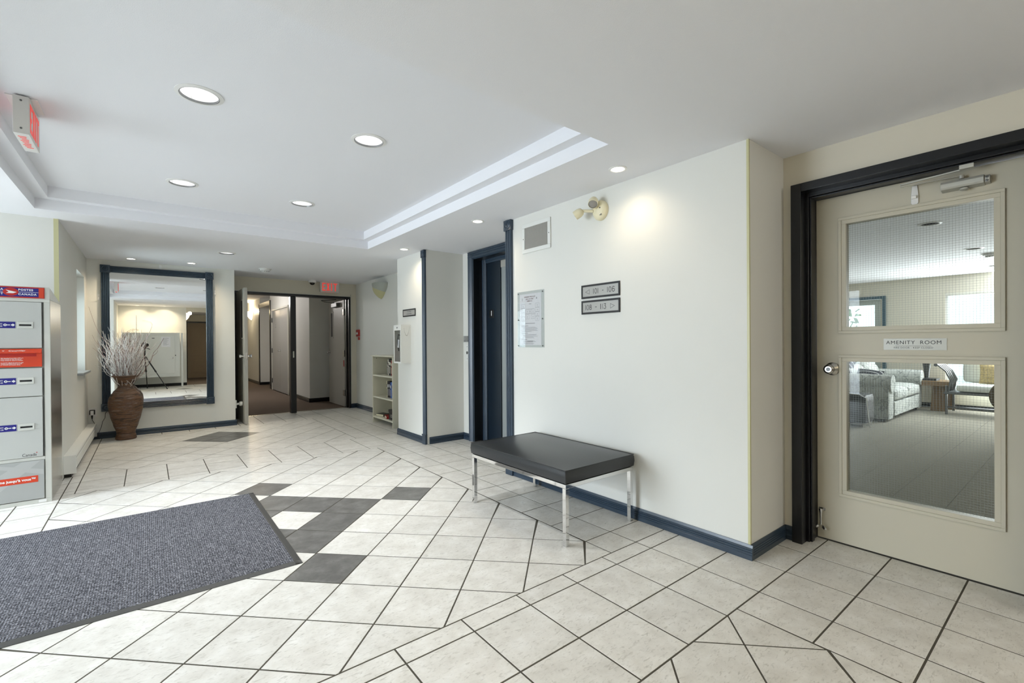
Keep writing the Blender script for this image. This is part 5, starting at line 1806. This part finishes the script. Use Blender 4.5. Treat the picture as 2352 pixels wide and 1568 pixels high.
for k, s in enumerate(('Mail deposited here before 5:00 p.m.', 'will be picked up daily Monday to', 'Friday except for statutory holidays.', '', 'Le courrier d\u00e9pos\u00e9 ici avant 5 h sera', 'ramass\u00e9 quotidiennement du lundi', 'au vendredi sauf les jours f\u00e9ri\u00e9s.')):
    if s:
        t_.text(s, .0088, (-.862, PY0 - .0108, 1.127 - k * .0085), X, Z, 'LEFT', bold=.02, xs=.9)
t_.build('lettering', 'white', fl)
# wordmark and lower panel
MB().text('Canada', .032, (-.719, PY0 - .0045, .381), X, Z, 'CENTER', xs=.82).build('wordmark', 'ink', pk)
MB().box(-.683, -.676, PY0 - .0046, PY0 - .0041, .393, .399).build('wordmark_flag', 'red', pk)
lp = MB().box(dx0, -.640, PY0 - .004, PY0, .035, .334).build('lower_panel', 'lockpanel', pk, bevel=.002)
MB().add([(-.90, PY0 - .0043, .10), (-.66, PY0 - .0043, .33), (-.76, PY0 - .0043, .33), (-.97, PY0 - .0043, .18)], [(0, 1, 2, 3)]).add([(-.97, PY0 - .0042, .32), (-.90, PY0 - .0042, .325), (-.642, PY0 - .0042, .26), (-.642, PY0 - .0042, .22)], [(0, 3, 2, 1)]).build('panel_print', 'locklight', lp)
bn = MB().box(-.97, -.6735, PY0 - .005, PY0 - .004, .168, .2185).build('banner', 'post_red', lp)
MB().text('en ligne jusqu\u2019\u00e0 vous\u2122', .0265, (-.685, PY0 - .0056, .194), X, Z, 'RIGHT', bold=.035).build('lettering', 'white', bn)
MB().box(-.672, -.629, PY0 - .002, PY0, .004, .024).build('serial_plate', 'white', pk)

# ------------------------------------------------------------------ what the mirror shows behind the camera
cab = thing('wall_locker', 'white panelled locker cabinet on wall behind camera, seen in mirror', 'cabinet', (.1, -.68, .3))
MB().prism([(-.52, -.45, .30), (-.52, -.45, 1.57), (-.52, YR, 1.35), (-.52, YR, .30)], (1.24, 0, 0)).build('body', 'white_metal', cab, bevel=.004)
MB().box(-.40, .60, -.45, -.44, .40, 1.49).build('door', 'white_metal', cab, bevel=.003)
MB().lathe((.545, -.44, .84), (0, 1, 0), [(.02, 0), (.02, .01), (.008, .014), (0, .014)], 16).build('lock', 'nickel', cab, smooth=True)
MB().box(.60, .625, -.452, -.436, .90, .93).build('latch', 'gunmetal', cab)
MB().box(.745, .79, -.46, -.42, 0, 1.56).build('leg', 'white_metal', cab, bevel=.003)
MB().box(-.56, -.52, -.46, -.42, 0, 1.56).build('leg', 'white_metal', cab, bevel=.003)
MB().box(.08, .14, -.4405, -.4395, 1.40, 1.42).build('name_plate', 'gunmetal', cab)
nt_ = thing('paper_notice', 'white paper notice taped on locker door behind camera', 'notice', (.4, -.44, 1.16))
MB().box(.29, .50, -.4395, -.4385, 1.16, 1.45).build('sheet', 'paper', nt_)
b = MB()
for k in range(10):
    b.box(.33, .33 + rl.uniform(.08, .14), -.4384, -.438, 1.41 - k * .022, 1.416 - k * .022)
b.build('text_lines', 'inkgrey', nt_)
tr = thing('camera_tripod', 'black camera on tripod, seen reflected in the mirror', 'tripod', (-.03, -.03, 0))
apex = Vector((-.075, -.095, .93))
for fx, fy in ((-.03, -.46), (.40, .20), (-.46, .12)):
    f_ = Vector((fx, fy, .012))
    m_ = apex + (f_ - apex) * .5
    lg = MB().tube([apex, m_], .017, 8).tube([m_, f_], .011, 8).build('leg', 'blackp', tr, smooth=True)
    MB().tube([m_ + (apex - m_).normalized() * .05, m_], .021, 8).build('leg_clamp', 'darkcan', lg)
    MB().lathe(f_ - Z * .012, Z, [(.014, 0), (.016, .008), (.010, .024), (0, .024)], 10).build('rubber_foot', 'blackp', lg)
MB().tube([apex - Z * .03, apex + Z * .2], .016, 10).lathe(apex + Z * .19, Z, [(.028, 0), (.034, .02), (.03, .055), (.02, .06)], 16).build('head', 'blackp', tr, smooth=True)
MB().tube([apex + Z * .22, apex + Vector((.11, -.03, .17))], .010, 8).build('pan_handle', 'blackp', tr, smooth=True)
fh = Vector((fwd.x, fwd.y, 0)).normalized()
rh = Vector((fh.y, -fh.x, 0))
cc = EYE - fh * .16
MB().obox(cc - rh * .07 - Z * .055, rh * .14, fh * .06, Z * .10).obox(cc - rh * .025 + Z * .045, rh * .05, fh * .055, Z * .025).build('camera_body', 'blackp', tr, bevel=.006)
MB().lathe(cc + fh * .055, fh, [(.034, 0), (.036, .04), (.040, .075), (.036, .075), (.034, .068), (0, .068)], 24).build('lens', 'darkcan', tr, smooth=True)

d4 = struct(MB().box(1.05, 1.10, -4.32, -4.25, 0, 2.06).box(1.95, 2.0, -4.32, -4.25, 0, 2.06).box(1.10, 1.95, -4.32, -4.25, 2.01, 2.06).build('door_4', 'black'), 'black framed suite door of the rear hallway')
lfm = mat('suite_door_brown', (150, 132, 108), .45)
lf_ = MB().box(1.10, 1.95, -4.40, -4.36, .01, 2.01).build('leaf', lfm, d4, bevel=.002)
for z0, z1 in ((.15, .62), (.72, .85), (.95, 1.85)):
    MB().frame('y', -4.36, -4.352, 1.22, 1.83, z0, z1, .02).build('raised_panel', lfm, lf_, bevel=.002)
rs = sconce(.90, -1.5, 1.98, .2, .4, .13, 'sconce_lit', 'lit sconce in rear hallway, seen at mirror edge', 1)
lamp('POINT', 'rear_sconce_lamp', (1.02, -1.5, 2.2), 9, (1, .84, .62), rs, size=.05)

# two small marks on things
print('tiles', len(tiles), 'single', single)
